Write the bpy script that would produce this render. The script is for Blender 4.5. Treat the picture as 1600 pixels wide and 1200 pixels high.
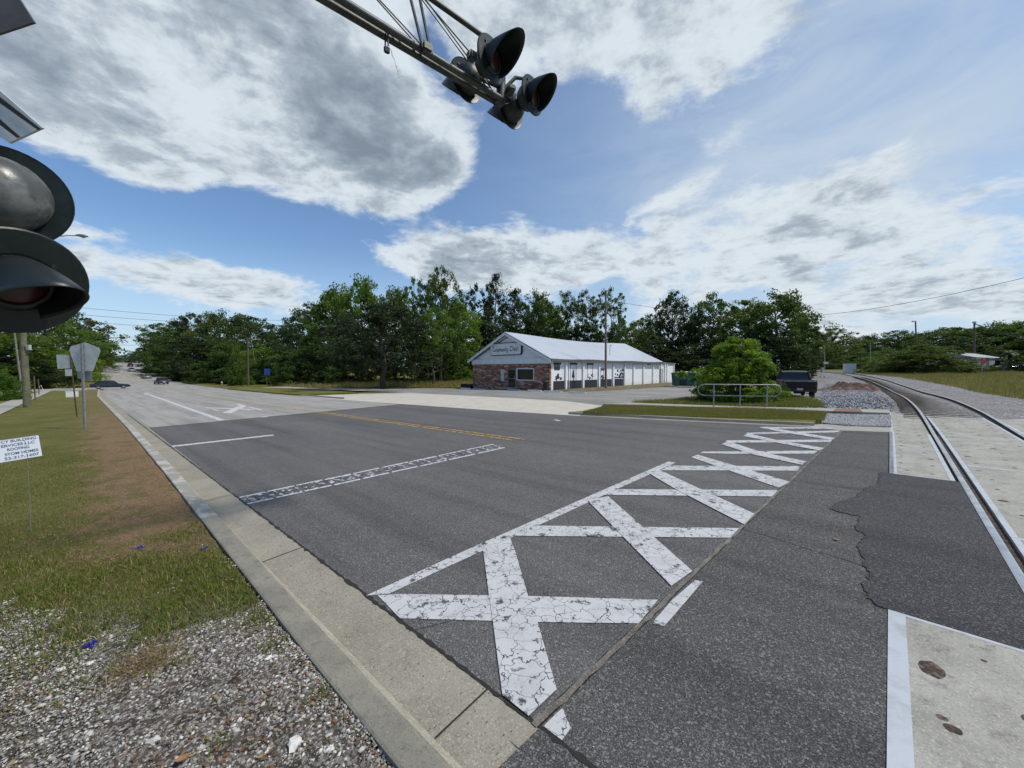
import bpy, bmesh, math, random
import numpy as np
from mathutils import Vector, Matrix
R = math.radians
SC = bpy.context.scene
COL = SC.collection
for o in list(bpy.data.objects): bpy.data.objects.remove(o)

# ------------------------------------------------------------------ camera
CAM_H = 2.0; F = 600.0; PITCH = math.atan(23/600.0)
cd = bpy.data.cameras.new('camera'); cam = bpy.data.objects.new('camera', cd); COL.objects.link(cam)
cd.sensor_width = 36; cd.lens = 36*F/1600; cd.clip_start = .05; cd.clip_end = 3000
cam.location = (0, 0, CAM_H); cam.rotation_euler = (R(90)-PITCH, 0, 0)
SC.camera = cam
SC.render.resolution_x = 1024; SC.render.resolution_y = 768
SC.view_settings.view_transform = 'Standard'; SC.view_settings.look = 'None'
SC.view_settings.gamma = 1; SC.view_settings.exposure = .22

# ------------------------------------------------------------------ node helpers
class NT:
    def __init__(s, tree): s.t = tree; s.n = tree.nodes; s.l = tree.links
    def node(s, typ, **kw):
        n = s.n.new(typ)
        for k, v in kw.items(): setattr(n, k, v)
        return n
    def put(s, sock, v):
        if v is None: return
        if isinstance(v, bpy.types.NodeSocket): s.l.new(v, sock)
        else:
            if sock.type == 'RGBA' and len(v) == 3: v = (*v, 1)
            sock.default_value = v
    def m(s, op, a, b=None, c=None, clamp=False):
        n = s.node('ShaderNodeMath', operation=op); n.use_clamp = clamp
        s.put(n.inputs[0], a); s.put(n.inputs[1], b); s.put(n.inputs[2], c)
        return n.outputs[0]
    def vm(s, op, a, b=None, sc=None):
        n = s.node('ShaderNodeVectorMath', operation=op); s.put(n.inputs[0], a); s.put(n.inputs[1], b)
        if sc is not None: s.put(n.inputs['Scale'], sc)
        return n.outputs[0] if op not in ('DOT_PRODUCT', 'LENGTH') else n.outputs['Value']
    def mix(s, f, a, b, typ='MIX'):
        n = s.node('ShaderNodeMix', data_type='RGBA', blend_type=typ); n.clamp_factor = True
        s.put(n.inputs[0], f); s.put(n.inputs[6], a); s.put(n.inputs[7], b); return n.outputs[2]
    def noise(s, vec, scale, detail=4, rough=.5, dist=0, out=0):
        n = s.node('ShaderNodeTexNoise'); s.put(n.inputs['Vector'], vec); s.put(n.inputs['Scale'], scale)
        s.put(n.inputs['Detail'], detail); s.put(n.inputs['Roughness'], rough); s.put(n.inputs['Distortion'], dist)
        return n.outputs[out]
    def vor(s, vec, scale, feature='F1', out=0, rnd=1.0):
        n = s.node('ShaderNodeTexVoronoi', feature=feature); s.put(n.inputs['Vector'], vec); s.put(n.inputs['Scale'], scale)
        s.put(n.inputs['Randomness'], rnd); return n.outputs[out]
    def ss(s, x, a, b, lo=0.0, hi=1.0):
        n = s.node('ShaderNodeMapRange', interpolation_type='SMOOTHSTEP'); s.put(n.inputs[0], x)
        s.put(n.inputs[1], a); s.put(n.inputs[2], b); s.put(n.inputs[3], lo); s.put(n.inputs[4], hi); return n.outputs[0]
    def ramp(s, f, stops):
        n = s.node('ShaderNodeValToRGB'); e = n.color_ramp.elements
        while len(e) < len(stops): e.new(.5)
        for i, (p, c) in enumerate(stops):
            e[i].position = p; e[i].color = (*c, 1) if len(c) == 3 else c
        s.put(n.inputs[0], f); return n.outputs[0]
    def sep(s, v):
        n = s.node('ShaderNodeSeparateXYZ'); s.put(n.inputs[0], v); return n.outputs
    def comb(s, x, y, z):
        n = s.node('ShaderNodeCombineXYZ'); s.put(n.inputs[0], x); s.put(n.inputs[1], y); s.put(n.inputs[2], z); return n.outputs[0]
    def bump(s, h, strength=.3, dist=.02):
        n = s.node('ShaderNodeBump'); s.put(n.inputs['Strength'], strength); s.put(n.inputs['Distance'], dist)
        s.put(n.inputs['Height'], h); return n.outputs[0]
    def pos(s): return s.node('ShaderNodeNewGeometry').outputs['Position']
    def obj(s): return s.node('ShaderNodeTexCoord').outputs['Object']

# ------------------------------------------------------------------ world: sky and clouds
SUN_AZ, SUN_EL = 100, 54
w = bpy.data.worlds.new('World'); SC.world = w; w.use_nodes = True
N = NT(w.node_tree); w.node_tree.nodes.clear()
sky = N.node('ShaderNodeTexSky', sky_type='NISHITA'); sky.sun_disc = False
sky.sun_elevation = R(SUN_EL); sky.sun_rotation = R(SUN_AZ); sky.air_density = 1.0; sky.dust_density = .6; sky.ozone_density = 2.5
bgs = N.node('ShaderNodeBackground'); bgs.inputs[1].default_value = .105
D = N.vm('NORMALIZE', N.node('ShaderNodeTexCoord').outputs['Generated'])
x, y, z = N.sep(D)
# pale air near the horizon
hz = N.ss(z, .0, .30, .75, .0)
skyc = N.mix(hz, N.mix(1.0, sky.outputs[0], (.84, 1.02, 1.16), 'MULTIPLY'), (4.6, 5.9, 7.2))
N.put(bgs.inputs[0], skyc)
az = N.m('MULTIPLY', N.m('ARCTAN2', x, y), 57.2958)
el = N.m('MULTIPLY', N.m('ARCSINE', z), 57.2958)
zz = N.m('ADD', N.m('MAXIMUM', z, 0), .13)
P = N.comb(N.m('DIVIDE', x, zz), N.m('DIVIDE', y, zz), .37)
P3 = N.comb(x, y, N.m('MULTIPLY', z, 1.9))
n1 = N.noise(P, 1.75, 10, .63, .3)
n2 = N.noise(P3, 6.0, 10, .62, .25)
lowf = N.ss(z, .22, .42)
nz = N.m('ADD', N.m('MULTIPLY', n1, N.m('ADD', .25, N.m('MULTIPLY', lowf, .55))), N.m('MULTIPLY', n2, N.m('SUBTRACT', .75, N.m('MULTIPLY', lowf, .55))))
# broad cloud masses in azimuth / elevation: (az, el, half width az, half width el, slope, weight)
BL = CLOUDS = [
 (-30, 38, 22, 8.5, -.42, .38), (-46, 24, 13, 6.5, -.30, .40), (-27, 33, 14, 6, -.5, .30), (-14, 27, 10, 5, -.2, .30),
 (-55, 38, 18, 10, 0, .35), (-10, 45, 12, 5, 0, .18), (-23, 29, 15, 7, 0, .34), (-50, 26, 9, 5.5, -.2, .34), (-9, 15.5, 12, 3.0, .06, .36),
 (12, 41, 15, 5.5, 0, .30), (-8, 22.5, 6, 3, 0, -.25), (33, 43, 16, 8, 0, .30), (22, 36, 8, 3, -.3, .12),
 (4, 16.5, 11, 4.2, .0, .34), (-7, 15, 8, 3.0, .05, .22), (27, 15, 15, 4.8, .10, .36), (45, 15, 12, 6.5, .0, .28),
 (-39, 10.0, 13, 2.6, -.08, .40), (-22, 6, 10, 1.8, 0, .18), (-2, 8, 10, 1.6, 0, .12), (45, 7, 25, 3, 0, .22),
 (-32, 16.5, 13, 3.2, -.12, -.36), (5, 28, 9, 6, 0, -.34), (-11, 36, 3.5, 6, -.6, -.20), (-30, 18.5, 9, 2.5, 0, -.14),
 (-57, 17, 9, 5, 0, -.25), (-41, 36, 2.2, 5, -.9, -.10), (-19, 11, 6, 2, 0, -.08), (6, 10, 12, 1.5, 0, -.06)]
acc = None
for (a, e, wa, we, k, wt) in BL:
    da = N.m('SUBTRACT', az, a); de = N.m('SUBTRACT', N.m('SUBTRACT', el, e), N.m('MULTIPLY', da, k))
    q = N.m('ADD', N.m('POWER', N.m('DIVIDE', da, wa), 2), N.m('POWER', N.m('DIVIDE', de, we), 2))
    g = N.m('MULTIPLY', N.m('EXPONENT', N.m('MULTIPLY', q, -.9)), wt)
    acc = g if acc is None else N.m('ADD', acc, g)
dens = N.m('ADD', N.m('MULTIPLY', N.m('SUBTRACT', nz, .5), 1.75), acc)
cov = N.ss(dens, .07, .27)
thick = N.ss(dens, .12, .95)
# small scale relief inside the clouds
n3 = N.noise(P, 3.1, 7, .62, .5); n4 = N.noise(P3, 13, 6, .6, .3)
rel = N.m('ADD', N.m('ADD', N.m('MULTIPLY', N.m('SUBTRACT', n3, .5), 1.3), N.m('MULTIPLY', N.m('SUBTRACT', N.noise(P, 9, 6, .65, .4), .5), .7)), N.m('MULTIPLY', N.m('SUBTRACT', n4, .5), .9))
sh = N.m('ADD', N.m('MULTIPLY', thick, .80), N.m('MULTIPLY', rel, 1.25), clamp=True)
cc = N.ramp(sh, [(0, (.62, .68, .73)), (.18, (.56, .62, .67)), (.42, (.38, .44, .50)), (.72, (.26, .315, .375)), (1, (.19, .235, .29))])
# thin veil on the right
va = N.m('EXPONENT', N.m('MULTIPLY', N.m('ADD', N.m('POWER', N.m('DIVIDE', N.m('SUBTRACT', az, 40), 30), 2), N.m('POWER', N.m('DIVIDE', N.m('SUBTRACT', el, 20), 22), 2)), -1.0))
nv = N.noise(N.comb(N.m('MULTIPLY', az, .03), N.m('MULTIPLY', el, .09), N.m('MULTIPLY', az, .01)), 1.6, 6, .6, .6)
veil = N.m('ADD', N.m('MULTIPLY', va, N.ss(nv, .25, .75,  .45, .98)), .05, clamp=True)
bgv = N.node('ShaderNodeBackground'); N.put(bgv.inputs[0], (.47, .56, .65)); bgv.inputs[1].default_value = 1
bgc = N.node('ShaderNodeBackground'); N.put(bgc.inputs[0], cc); bgc.inputs[1].default_value = 1.0
m1 = N.node('ShaderNodeMixShader'); N.put(m1.inputs[0], veil); N.l.new(bgs.outputs[0], m1.inputs[1]); N.l.new(bgv.outputs[0], m1.inputs[2])
m2 = N.node('ShaderNodeMixShader'); N.put(m2.inputs[0], N.m('MULTIPLY', cov, .97)); N.l.new(m1.outputs[0], m2.inputs[1]); N.l.new(bgc.outputs[0], m2.inputs[2])
wo = N.node('ShaderNodeOutputWorld'); N.l.new(m2.outputs[0], wo.inputs[0])
w.cycles.sampling_method = 'MANUAL'; w.cycles.sample_map_resolution = 512

# ------------------------------------------------------------------ sun
sl = bpy.data.lights.new('sun', 'SUN'); sl.energy = 3.0; sl.angle = R(5); sl.color = (1, .93, .82)
so = bpy.data.objects.new('sun', sl); COL.objects.link(so)
so.rotation_euler = Vector((math.sin(R(SUN_AZ))*math.cos(R(SUN_EL)), math.cos(R(SUN_AZ))*math.cos(R(SUN_EL)), math.sin(R(SUN_EL)))).to_track_quat('Z', 'Y').to_euler()

# ------------------------------------------------------------------ the lie of the land
XP = [(-500, 6.5), (-240, 6.0), (-205, 5.4), (-180, 3.4), (-150, 1.2), (-115, -.95), (-90, -1.45), (-70, -1.45), (-60, -1.29), (0, 0), (60, 1.29), (100, 2.0), (200, 2.4), (900, 2.4)]
def H(x, y):
    z = XP[-1][1]
    if x <= XP[0][0]: z = XP[0][1]
    else:
        for a, b in zip(XP, XP[1:]):
            if x <= b[0]: z = a[1]+(b[1]-a[1])*(x-a[0])/(b[0]-a[0]); break
    if x > 0:
        t = min(max((y-14)/18, 0), 1); t = t*t*(3-2*t); q = min(max((x-22)/38, 0), 1); t *= 1-q*q*(3-2*q)
        z = z*(1-t)+min(z, .12)*t
    return z
CP, SP = math.cos(PITCH), math.sin(PITCH)
def ray(px, py):
    a = (px-800)/F; b = (600-py)/F
    return (a, CP+b*SP, b*CP-SP)
def gp(px, py, dz=0.0):              # where a sight line meets the ground
    d = ray(px, py); t0 = t = .2
    while t < 900:
        if CAM_H+d[2]*t < H(d[0]*t, d[1]*t)+dz: break
        t0 = t; t *= 1.03
    for _ in range(30):
        mm = (t0+t)/2
        if CAM_H+d[2]*mm < H(d[0]*mm, d[1]*mm)+dz: t = mm
        else: t0 = mm
    return (d[0]*t, d[1]*t)
def gz(px, py, z):                   # where it meets height z
    d = ray(px, py); t = (z-CAM_H)/d[2]; return Vector((d[0]*t, d[1]*t, z))
def at(px, Y): return (px-800)/F*Y*1.0, Y
U = Vector((-.747, .665, 0)); NV = Vector((.665, .747, 0))       # along the road (away) / across it
T = Vector((.70, .714, 0)); K = Vector((.714, -.70, 0))          # along the track / to its right
def rp(s, n, dz=0):
    p = U*s+NV*n; return Vector((p.x, p.y, H(p.x, p.y)+dz))

# ------------------------------------------------------------------ object helpers
def tag(o, label=None, cat=None, group=None, kind=None):
    if label: o['label'] = label
    if cat: o['category'] = cat
    if group: o['group'] = group
    if kind: o['kind'] = kind
    return o
def empty(name, loc=(0, 0, 0), rz=0, label=None, cat=None, group=None):
    o = bpy.data.objects.new(name, None); COL.objects.link(o); o.location = loc; o.rotation_euler = (0, 0, rz)
    o.empty_display_size = .2
    return tag(o, label, cat, group)
def link(name, me, mats, parent=None, smooth=False):
    o = bpy.data.objects.new(name, me); COL.objects.link(o)
    for m_ in (mats if isinstance(mats, (list, tuple)) else [mats]): me.materials.append(m_)
    if parent is not None: o.parent = parent
    if smooth: me.polygons.foreach_set('use_smooth', [True]*len(me.polygons))
    return o
class MB:
    def __init__(s): s.v = []; s.f = []; s.mi = []
    def add(s, v, f, mi=0):
        b = len(s.v); s.v += [tuple(q) for q in v]; s.f += [tuple(b+i for i in q) for q in f]; s.mi += [mi]*len(f); return s
    def box(s, c, d, rz=0, mi=0, M=None, taper=1.0):
        hx, hy, hz_ = d[0]/2, d[1]/2, d[2]/2; vs = []
        for sx, sy, sz in ((-1,-1,-1),(1,-1,-1),(1,1,-1),(-1,1,-1),(-1,-1,1),(1,-1,1),(1,1,1),(-1,1,1)):
            t_ = taper if sz > 0 else 1
            p = Vector((sx*hx*t_, sy*hy*t_, sz*hz_))
            if M: p = M @ p
            if rz: p = Matrix.Rotation(rz, 3, 'Z') @ p
            vs.append(p+Vector(c))
        return s.add(vs, [(3,2,1,0),(4,5,6,7),(0,1,5,4),(1,2,6,5),(2,3,7,6),(3,0,4,7)], mi)
    def tube(s, pts, r, n=10, mi=0, cap=True):
        pts = [Vector(p) for p in pts]; rs = r if isinstance(r, (list, tuple)) else [r]*len(pts)
        vs = []; fs = []
        d0 = (pts[1]-pts[0]).normalized(); up = Vector((0, 0, 1)) if abs(d0.z) < .9 else Vector((1, 0, 0))
        a = d0.cross(up).normalized()
        for i, p in enumerate(pts):
            if i == 0: d = pts[1]-pts[0]
            elif i == len(pts)-1: d = pts[-1]-pts[-2]
            else: d = (pts[i+1]-pts[i]).normalized()+(pts[i]-pts[i-1]).normalized()
            d.normalize(); a = (a-d*a.dot(d)).normalized(); b = d.cross(a)
            for k in range(n):
                t = 2*math.pi*k/n; vs.append(p+(a*math.cos(t)+b*math.sin(t))*rs[i])
        for i in range(len(pts)-1):
            for k in range(n): fs.append((i*n+k, i*n+(k+1) % n, (i+1)*n+(k+1) % n, (i+1)*n+k))
        if cap: fs.append(tuple(range(n-1, -1, -1))); fs.append(tuple(range((len(pts)-1)*n, len(pts)*n)))
        return s.add(vs, fs, mi)
    def cyl(s, p0, p1, r0, r1=None, n=16, mi=0): return s.tube([p0, p1], [r0, r0 if r1 is None else r1], n, mi)
    def lathe(s, prof, n=24, M=None, mi=0, sy=1.0):      # prof: (radius, height) about local +Y
        vs = []; fs = []
        for (r_, h_) in prof:
            for k in range(n):
                t = 2*math.pi*k/n; p = Vector((r_*math.cos(t), h_, r_*math.sin(t)*sy))
                vs.append(M @ p if M else p)
        for i in range(len(prof)-1):
            for k in range(n): fs.append((i*n+k, (i+1)*n+k, (i+1)*n+(k+1) % n, i*n+(k+1) % n))
        return s.add(vs, fs, mi)
    def prism(s, poly, z0, z1, mi=0, M=None):            # poly in xy extruded in z
        n = len(poly); vs = [Vector((p[0], p[1], z0)) for p in poly]+[Vector((p[0], p[1], z1)) for p in poly]
        if M: vs = [M @ v for v in vs]
        fs = [tuple(range(n-1, -1, -1)), tuple(range(n, 2*n))]+[(i, (i+1) % n, n+(i+1) % n, n+i) for i in range(n)]
        return s.add(vs, fs, mi)
    def loft(s, secs, mi=0, close=True, cap=True):
        n = len(secs[0]); vs = [p for q in secs for p in q]; fs = []
        for i in range(len(secs)-1):
            for k in range(n if close else n-1): fs.append((i*n+k, i*n+(k+1) % n, (i+1)*n+(k+1) % n, (i+1)*n+k))
        if cap: fs.append(tuple(range(n-1, -1, -1))); fs.append(tuple(range((len(secs)-1)*n, len(secs)*n)))
        return s.add(vs, fs, mi)
    def build(s, name, mats, parent=None, smooth=False, auto=None, bevel=0):
        me = bpy.data.meshes.new(name); me.from_pydata(s.v, [], s.f)
        o = link(name, me, mats, parent, smooth)
        if any(s.mi): me.polygons.foreach_set('material_index', s.mi)
        bm = bmesh.new(); bm.from_mesh(me)
        bmesh.ops.recalc_face_normals(bm, faces=bm.faces)
        if bevel: bmesh.ops.bevel(bm, geom=[e for e in bm.edges if e.is_manifold and e.calc_face_angle(0) > .5], offset=bevel, segments=2, affect='EDGES', clamp_overlap=True)
        if auto:
            for f in bm.faces: f.smooth = True
            for e in bm.edges: e.smooth = (not e.is_manifold) or e.calc_face_angle(0) < auto
        bm.to_mesh(me); bm.free(); me.update()
        return o
def drape(name, poly, dz, mat, kind='structure', step=2.0, thick=0, parent=None, label=None, cat=None, group=None, fine=False):
    bm = bmesh.new(); vs = [bm.verts.new((p[0], p[1], 0)) for p in poly]; bm.faces.new(vs)
    if len(poly) > 4: bmesh.ops.triangulate(bm, faces=bm.faces[:])
    for ax in (0, 1):
        lo = min(p[ax] for p in poly); hi = max(p[ax] for p in poly)
        if ax == 1 and not fine and hi < 12: continue
        k = math.ceil(lo/step)*step
        while k < hi:
            co = [0, 0, 0]; co[ax] = k; no = [0, 0, 0]; no[ax] = 1
            bmesh.ops.bisect_plane(bm, geom=bm.verts[:]+bm.edges[:]+bm.faces[:], plane_co=co, plane_no=no, dist=1e-5)
            k += step
    for v in bm.verts: v.co.z = H(v.co.x, v.co.y)+(dz(v.co.x, v.co.y) if callable(dz) else dz)
    bmesh.ops.recalc_face_normals(bm, faces=bm.faces)
    for f in bm.faces:
        if f.normal.z < 0: f.normal_flip()
    if thick:
        ex = bmesh.ops.extrude_face_region(bm, geom=bm.faces[:])
        for v in [e for e in ex['geom'] if isinstance(e, bmesh.types.BMVert)]: v.co.z += thick
        bmesh.ops.recalc_face_normals(bm, faces=bm.faces)
    me = bpy.data.meshes.new(name); bm.to_mesh(me); bm.free()
    o = link(name, me, mat, parent)
    return tag(o, label, cat, group, kind)
def copy_tree(o, parent=None):
    c = o.copy(); COL.objects.link(c)
    if parent is not None: c.parent = parent
    for ch in o.children: copy_tree(ch, c)
    return c
def text(name, body, size, mat, parent, loc, rot, width=None, ext=.002, align='CENTER', shear=0, bold=0):
    cu = bpy.data.curves.new(name, 'FONT'); cu.body = body; cu.size = size; cu.align_x = align; cu.align_y = 'CENTER'; cu.extrude = ext; cu.shear = shear; cu.offset = bold
    to = bpy.data.objects.new('t', cu); COL.objects.link(to); bpy.context.view_layer.update()
    me = bpy.data.meshes.new_from_object(to.evaluated_get(bpy.context.evaluated_depsgraph_get()))
    bpy.data.objects.remove(to); me.materials.clear()
    if width:
        xs = [v.co.x for v in me.vertices]; k = width/(max(xs)-min(xs))
        for v in me.vertices: v.co.x *= k
    o = link(name, me, mat, parent); o.location = loc; o.rotation_euler = rot
    return o

# ------------------------------------------------------------------ materials
def mat(name, col=(.5, .5, .5), rough=.6, metal=0.0, fn=None, spec=.5, coat=0):
    m_ = bpy.data.materials.new(name); m_.use_nodes = True; t = NT(m_.node_tree)
    b = m_.node_tree.nodes['Principled BSDF']
    b.inputs['Base Color'].default_value = (*col, 1); b.inputs['Roughness'].default_value = rough
    b.inputs['Metallic'].default_value = metal; b.inputs['Specular IOR Level'].default_value = spec
    b.inputs['Coat Weight'].default_value = coat
    if fn: fn(t, b)
    return m_
def worn(col, col2, sc=6, rough=.6, metal=0.0, bs=.1, lo=.35, hi=.65, bscale=60):
    def fn(t, b):
        p = t.obj(); n = t.noise(p, sc, 6, .65)
        c = t.mix(t.ss(n, lo, hi), col, col2); t.put(b.inputs['Base Color'], c)
        t.put(b.inputs['Roughness'], t.m('ADD', rough-.1, t.m('MULTIPLY', n, .2)))
        t.put(b.inputs['Normal'], t.bump(t.noise(p, bscale, 3), bs, .01))
    return mat('m', col, rough, metal, fn)
def asphalt(name, base, spec_, k=1.0, agg=90, tan=(0.10, .09, .08), patches=.25):
    def fn(t, b):
        p = t.pos()
        big = t.noise(p, .35, 5, .6); mid = t.noise(p, 3.0, 5, .65)
        c = t.mix(t.ss(big, .35, .7), base, tuple(q*(1+patches) for q in base))
        c = t.mix(t.ss(mid, .4, .75, 0, .45), c, tuple(q*.72 for q in base))
        # stones of the aggregate, finer and coarser
        v = t.vor(p, agg*2.2, 'F1', 1); vx = t.sep(v)
        c = t.mix(t.ss(vx[0], .62, 1.0, 0, .9), c, spec_)
        c = t.mix(t.ss(vx[1], .60, 1.0, 0, .75), c, tuple(q*.22 for q in base))
        v2 = t.sep(t.vor(p, agg*1.0, 'F1', 1))
        c = t.mix(t.ss(v2[0], .86, 1.0, 0, .7), c, tuple(q*1.15 for q in spec_))
        c = t.mix(t.ss(t.noise(p, 1.1, 3, .5), .62, .8, 0, .35), c, tan)
        px_, py_, pz_ = t.sep(p); al = t.m('ADD', t.m('MULTIPLY', px_, U.x), t.m('MULTIPLY', py_, U.y)); ac = t.m('ADD', t.m('MULTIPLY', px_, NV.x), t.m('MULTIPLY', py_, NV.y))
        lane = t.noise(t.comb(t.m('MULTIPLY', al, .06), t.m('MULTIPLY', ac, 1.1), 3.0), 1.6, 5, .6)
        c = t.mix(t.ss(lane, .46, .64, 0, .55), c, t.mix(1, c, (.60, .60, .62), 'MULTIPLY')); c = t.mix(t.ss(lane, .45, .28, 0, .35), c, t.mix(1, c, (1.45, 1.42, 1.36), 'MULTIPLY'))
        st = t.noise(p, 1.9, 4, .6, 1.2); c = t.mix(t.ss(st, .66, .72, 0, .45), c, t.mix(1, c, (.5, .5, .5), 'MULTIPLY'))
        t.put(b.inputs['Base Color'], c)
        h_ = t.m('ADD', t.vor(p, agg*.8), t.m('MULTIPLY', t.noise(p, 18, 3), .8))
        t.put(b.inputs['Normal'], t.bump(h_, .55, .006))
    return mat(name, base, .85, 0, fn, spec=.3)
def conc(name, c1, c2, c3, spk=.5, dirt=.4, sc=1.0):
    def fn(t, b):
        p = t.pos()
        c = t.mix(t.ss(t.noise(p, 1.3*sc, 6, .62), .32, .68), c1, c2)
        c = t.mix(t.ss(t.noise(p, 5*sc, 6, .7), .5, .75, 0, dirt), c, c3)
        v = t.sep(t.vor(p, 120, 'F1', 1))
        c = t.mix(t.ss(v[0], .7, 1, 0, spk), c, tuple(q*.45 for q in c1))
        c = t.mix(t.ss(v[1], .75, 1, 0, spk), c, tuple(min(1, q*1.5) for q in c1))
        v2 = t.vor(p, 9, 'F1', 0); c = t.mix(t.ss(v2, .035, .05, .7*dirt, 0), c, tuple(q*.25 for q in c1))
        t.put(b.inputs['Base Color'], c)
        t.put(b.inputs['Normal'], t.bump(t.m('ADD', t.noise(p, 130, 2), t.noise(p, 12, 4)), .3, .004))
    return mat(name, c1, .85, 0, fn, spec=.3)
def paint(name, col, under, crack=.0, crack_w=.05, wear=.0, wsc=9, sc=9, dirt=.3):
    def fn(t, b):
        p = t.pos(); wp = t.vm('ADD', p, t.vm('SCALE', t.noise(p, 5, 3, .6, 0, 1), None, .25))
        c = t.mix(t.ss(t.noise(p, 3.3, 5, .7), .4, .8, 0, dirt), col, tuple(q*.62 for q in col))
        c = t.mix(t.ss(t.noise(p, 60, 3, .7), .58, .72, 0, .35), c, under)
        fac = 0.0
        if crack:
            d = t.vor(wp, sc, 'DISTANCE_TO_EDGE'); wn = t.noise(p, 3, 3)
            fac = t.m('MULTIPLY', t.ss(d, crack_w*.2, t.m('MULTIPLY', wn, crack_w*1.6), 1, 0), crack)
            d2 = t.vor(wp, sc*2.3, 'DISTANCE_TO_EDGE')
            f2 = t.m('MULTIPLY', t.ss(d2, .0, crack_w*1.1, 1, 0), t.ss(t.noise(p, 2.2, 4), .55, .68, 0, crack*.8))
            fac = t.m('MAXIMUM', fac, f2)
        if wear:
            n = t.noise(p, wsc, 7, .7)
            fw = t.ss(n, .62-wear*.3, .70-wear*.3)
            fac = t.m('MAXIMUM', fac, fw)
        t.put(b.inputs['Base Color'], t.mix(fac, c, under))
        t.put(b.inputs['Normal'], t.bump(t.m('ADD', t.noise(p, 90, 3), t.m('MULTIPLY', fac, -2.0) if fac != 0.0 else 0.0), .35, .004))
    return mat(name, col, .7, 0, fn, spec=.3)

A_ROAD = asphalt('road_asphalt', (.082, .081, .079), (.24, .235, .23), agg=95)
A_NEAR = asphalt('coarse_asphalt', (.058, .057, .056), (.22, .215, .20), agg=88, tan=(.085, .08, .07))
A_PATCH = asphalt('dark_patch', (.031, .032, .034), (.15, .15, .15), agg=90)
A_OLD = asphalt('old_pale_asphalt', (.30, .29, .262), (.45, .44, .41), agg=85, tan=(.30, .275, .23), patches=.2)
A_LOT = asphalt('parking_asphalt', (.22, .212, .192), (.36, .35, .33), agg=60, tan=(.28, .255, .21), patches=.5)
C_KERB = conc('kerb_concrete', (.31, .285, .225), (.235, .215, .17), (.15, .14, .115), .55, .45)
C_KTOP = conc('kerb_top', (.185, .175, .145), (.25, .235, .19), (.08, .08, .07), .4, .7, 2)
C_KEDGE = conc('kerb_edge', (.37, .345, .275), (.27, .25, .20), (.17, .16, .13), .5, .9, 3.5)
C_WALK = conc('sidewalk_concrete', (.36, .35, .31), (.29, .28, .24), (.2, .19, .16), .3, .4)
C_APRON = conc('apron_concrete', (.52, .49, .42), (.44, .41, .35), (.3, .27, .22), .25, .5)
C_PANEL = conc('panel_concrete', (.37, .36, .315), (.27, .262, .225), (.15, .14, .115), .45, .85, 1.9)
P_WHITE = paint('white_road_paint', (.50, .505, .51), (.06, .06, .065), 1.0, .028, .20, 7, 6.5, .6)
P_THIN = paint('thin_white_paint', (.60, .61, .62), (.07, .07, .075), .6, .05, .3, 18, 9)
P_WORN = paint('worn_white_paint', (.55, .56, .57), (.065, .066, .07), .5, .06, .66, 11, 12)
P_FADE = paint('faded_white_paint', (.42, .42, .42), (.17, .168, .16), .3, .05, .55, 5, 5)
P_YEL = paint('yellow_road_paint', (.50, .30, .06), (.09, .085, .08), .3, .05, .5, 9, 6)
def _ground(t, b):
    p = t.pos()
    g = t.mix(t.ss(t.noise(p, .35, 5, .6), .35, .65), (.11, .12, .030), (.20, .165, .065))
    g = t.mix(t.ss(t.noise(p, 4, 5, .7), .45, .7, 0, .7), g, (.06, .07, .02))
    g = t.mix(t.ss(t.noise(p, 30, 4, .7), .4, .75, 0, .6), g, (.17, .15, .07))
    t.put(b.inputs['Base Color'], g); t.put(b.inputs['Normal'], t.bump(t.noise(p, 25, 5, .7), .8, .05))
M_GRASS = mat('grass_ground', (.08, .09, .03), .95, 0, _ground, spec=.1)
def _grass2(t, b):
    p = t.pos()
    g = t.mix(t.ss(t.noise(p, .8, 5, .6), .35, .65), (.12, .145, .028), (.19, .165, .05)); g = t.mix(t.ss(t.noise(p, 1.6, 6, .7), .52, .64, 0, .8), g, (.19, .12, .06))
    g = t.mix(t.ss(t.noise(p, 12, 5, .7), .42, .75, 0, .8), g, (.045, .055, .014))
    t.put(b.inputs['Base Color'], g); t.put(b.inputs['Normal'], t.bump(t.noise(p, 25, 5, .7), .9, .05))
M_GRASS2 = mat('verge_grass', (.08, .09, .03), .95, 0, _grass2, spec=.1)
def _dirt(t, b):
    p = t.pos(); n = t.noise(p, 1.5, 6, .7)
    c = t.mix(t.ss(n, .35, .65), (.22, .17, .11), (.13, .11, .07)); c = t.mix(t.ss(t.noise(p, .7, 4), .5, .65, 0, .6), c, (.1, .1, .04))
    t.put(b.inputs['Base Color'], c); t.put(b.inputs['Normal'], t.bump(t.noise(p, 20, 5), .6, .05))
M_DIRT = mat('dry_dirt', (.2, .16, .1), .95, 0, _dirt, spec=.1)
def _ballast(t, b):
    p = t.pos(); v = t.vor(p, 11, 'F1', 1); d = t.vor(p, 11, 'DISTANCE_TO_EDGE'); s_ = t.sep(v)
    c = t.mix(s_[0], (.16, .16, .17), (.42, .415, .41)); c = t.mix(t.ss(s_[1], .85, 1), c, (.27, .23, .18))
    c = t.mix(t.ss(d, 0, .12, .85, 0), c, (.03, .03, .03))
    c = t.mix(t.ss(t.noise(p, .5, 4), .5, .7, 0, .5), c, (.13, .115, .09))
    t.put(b.inputs['Base Color'], c); t.put(b.inputs['Normal'], t.bump(d, 1.0, .06))
M_BALLAST = mat('ballast', (.2, .2, .2), .9, 0, _ballast, spec=.2)
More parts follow.
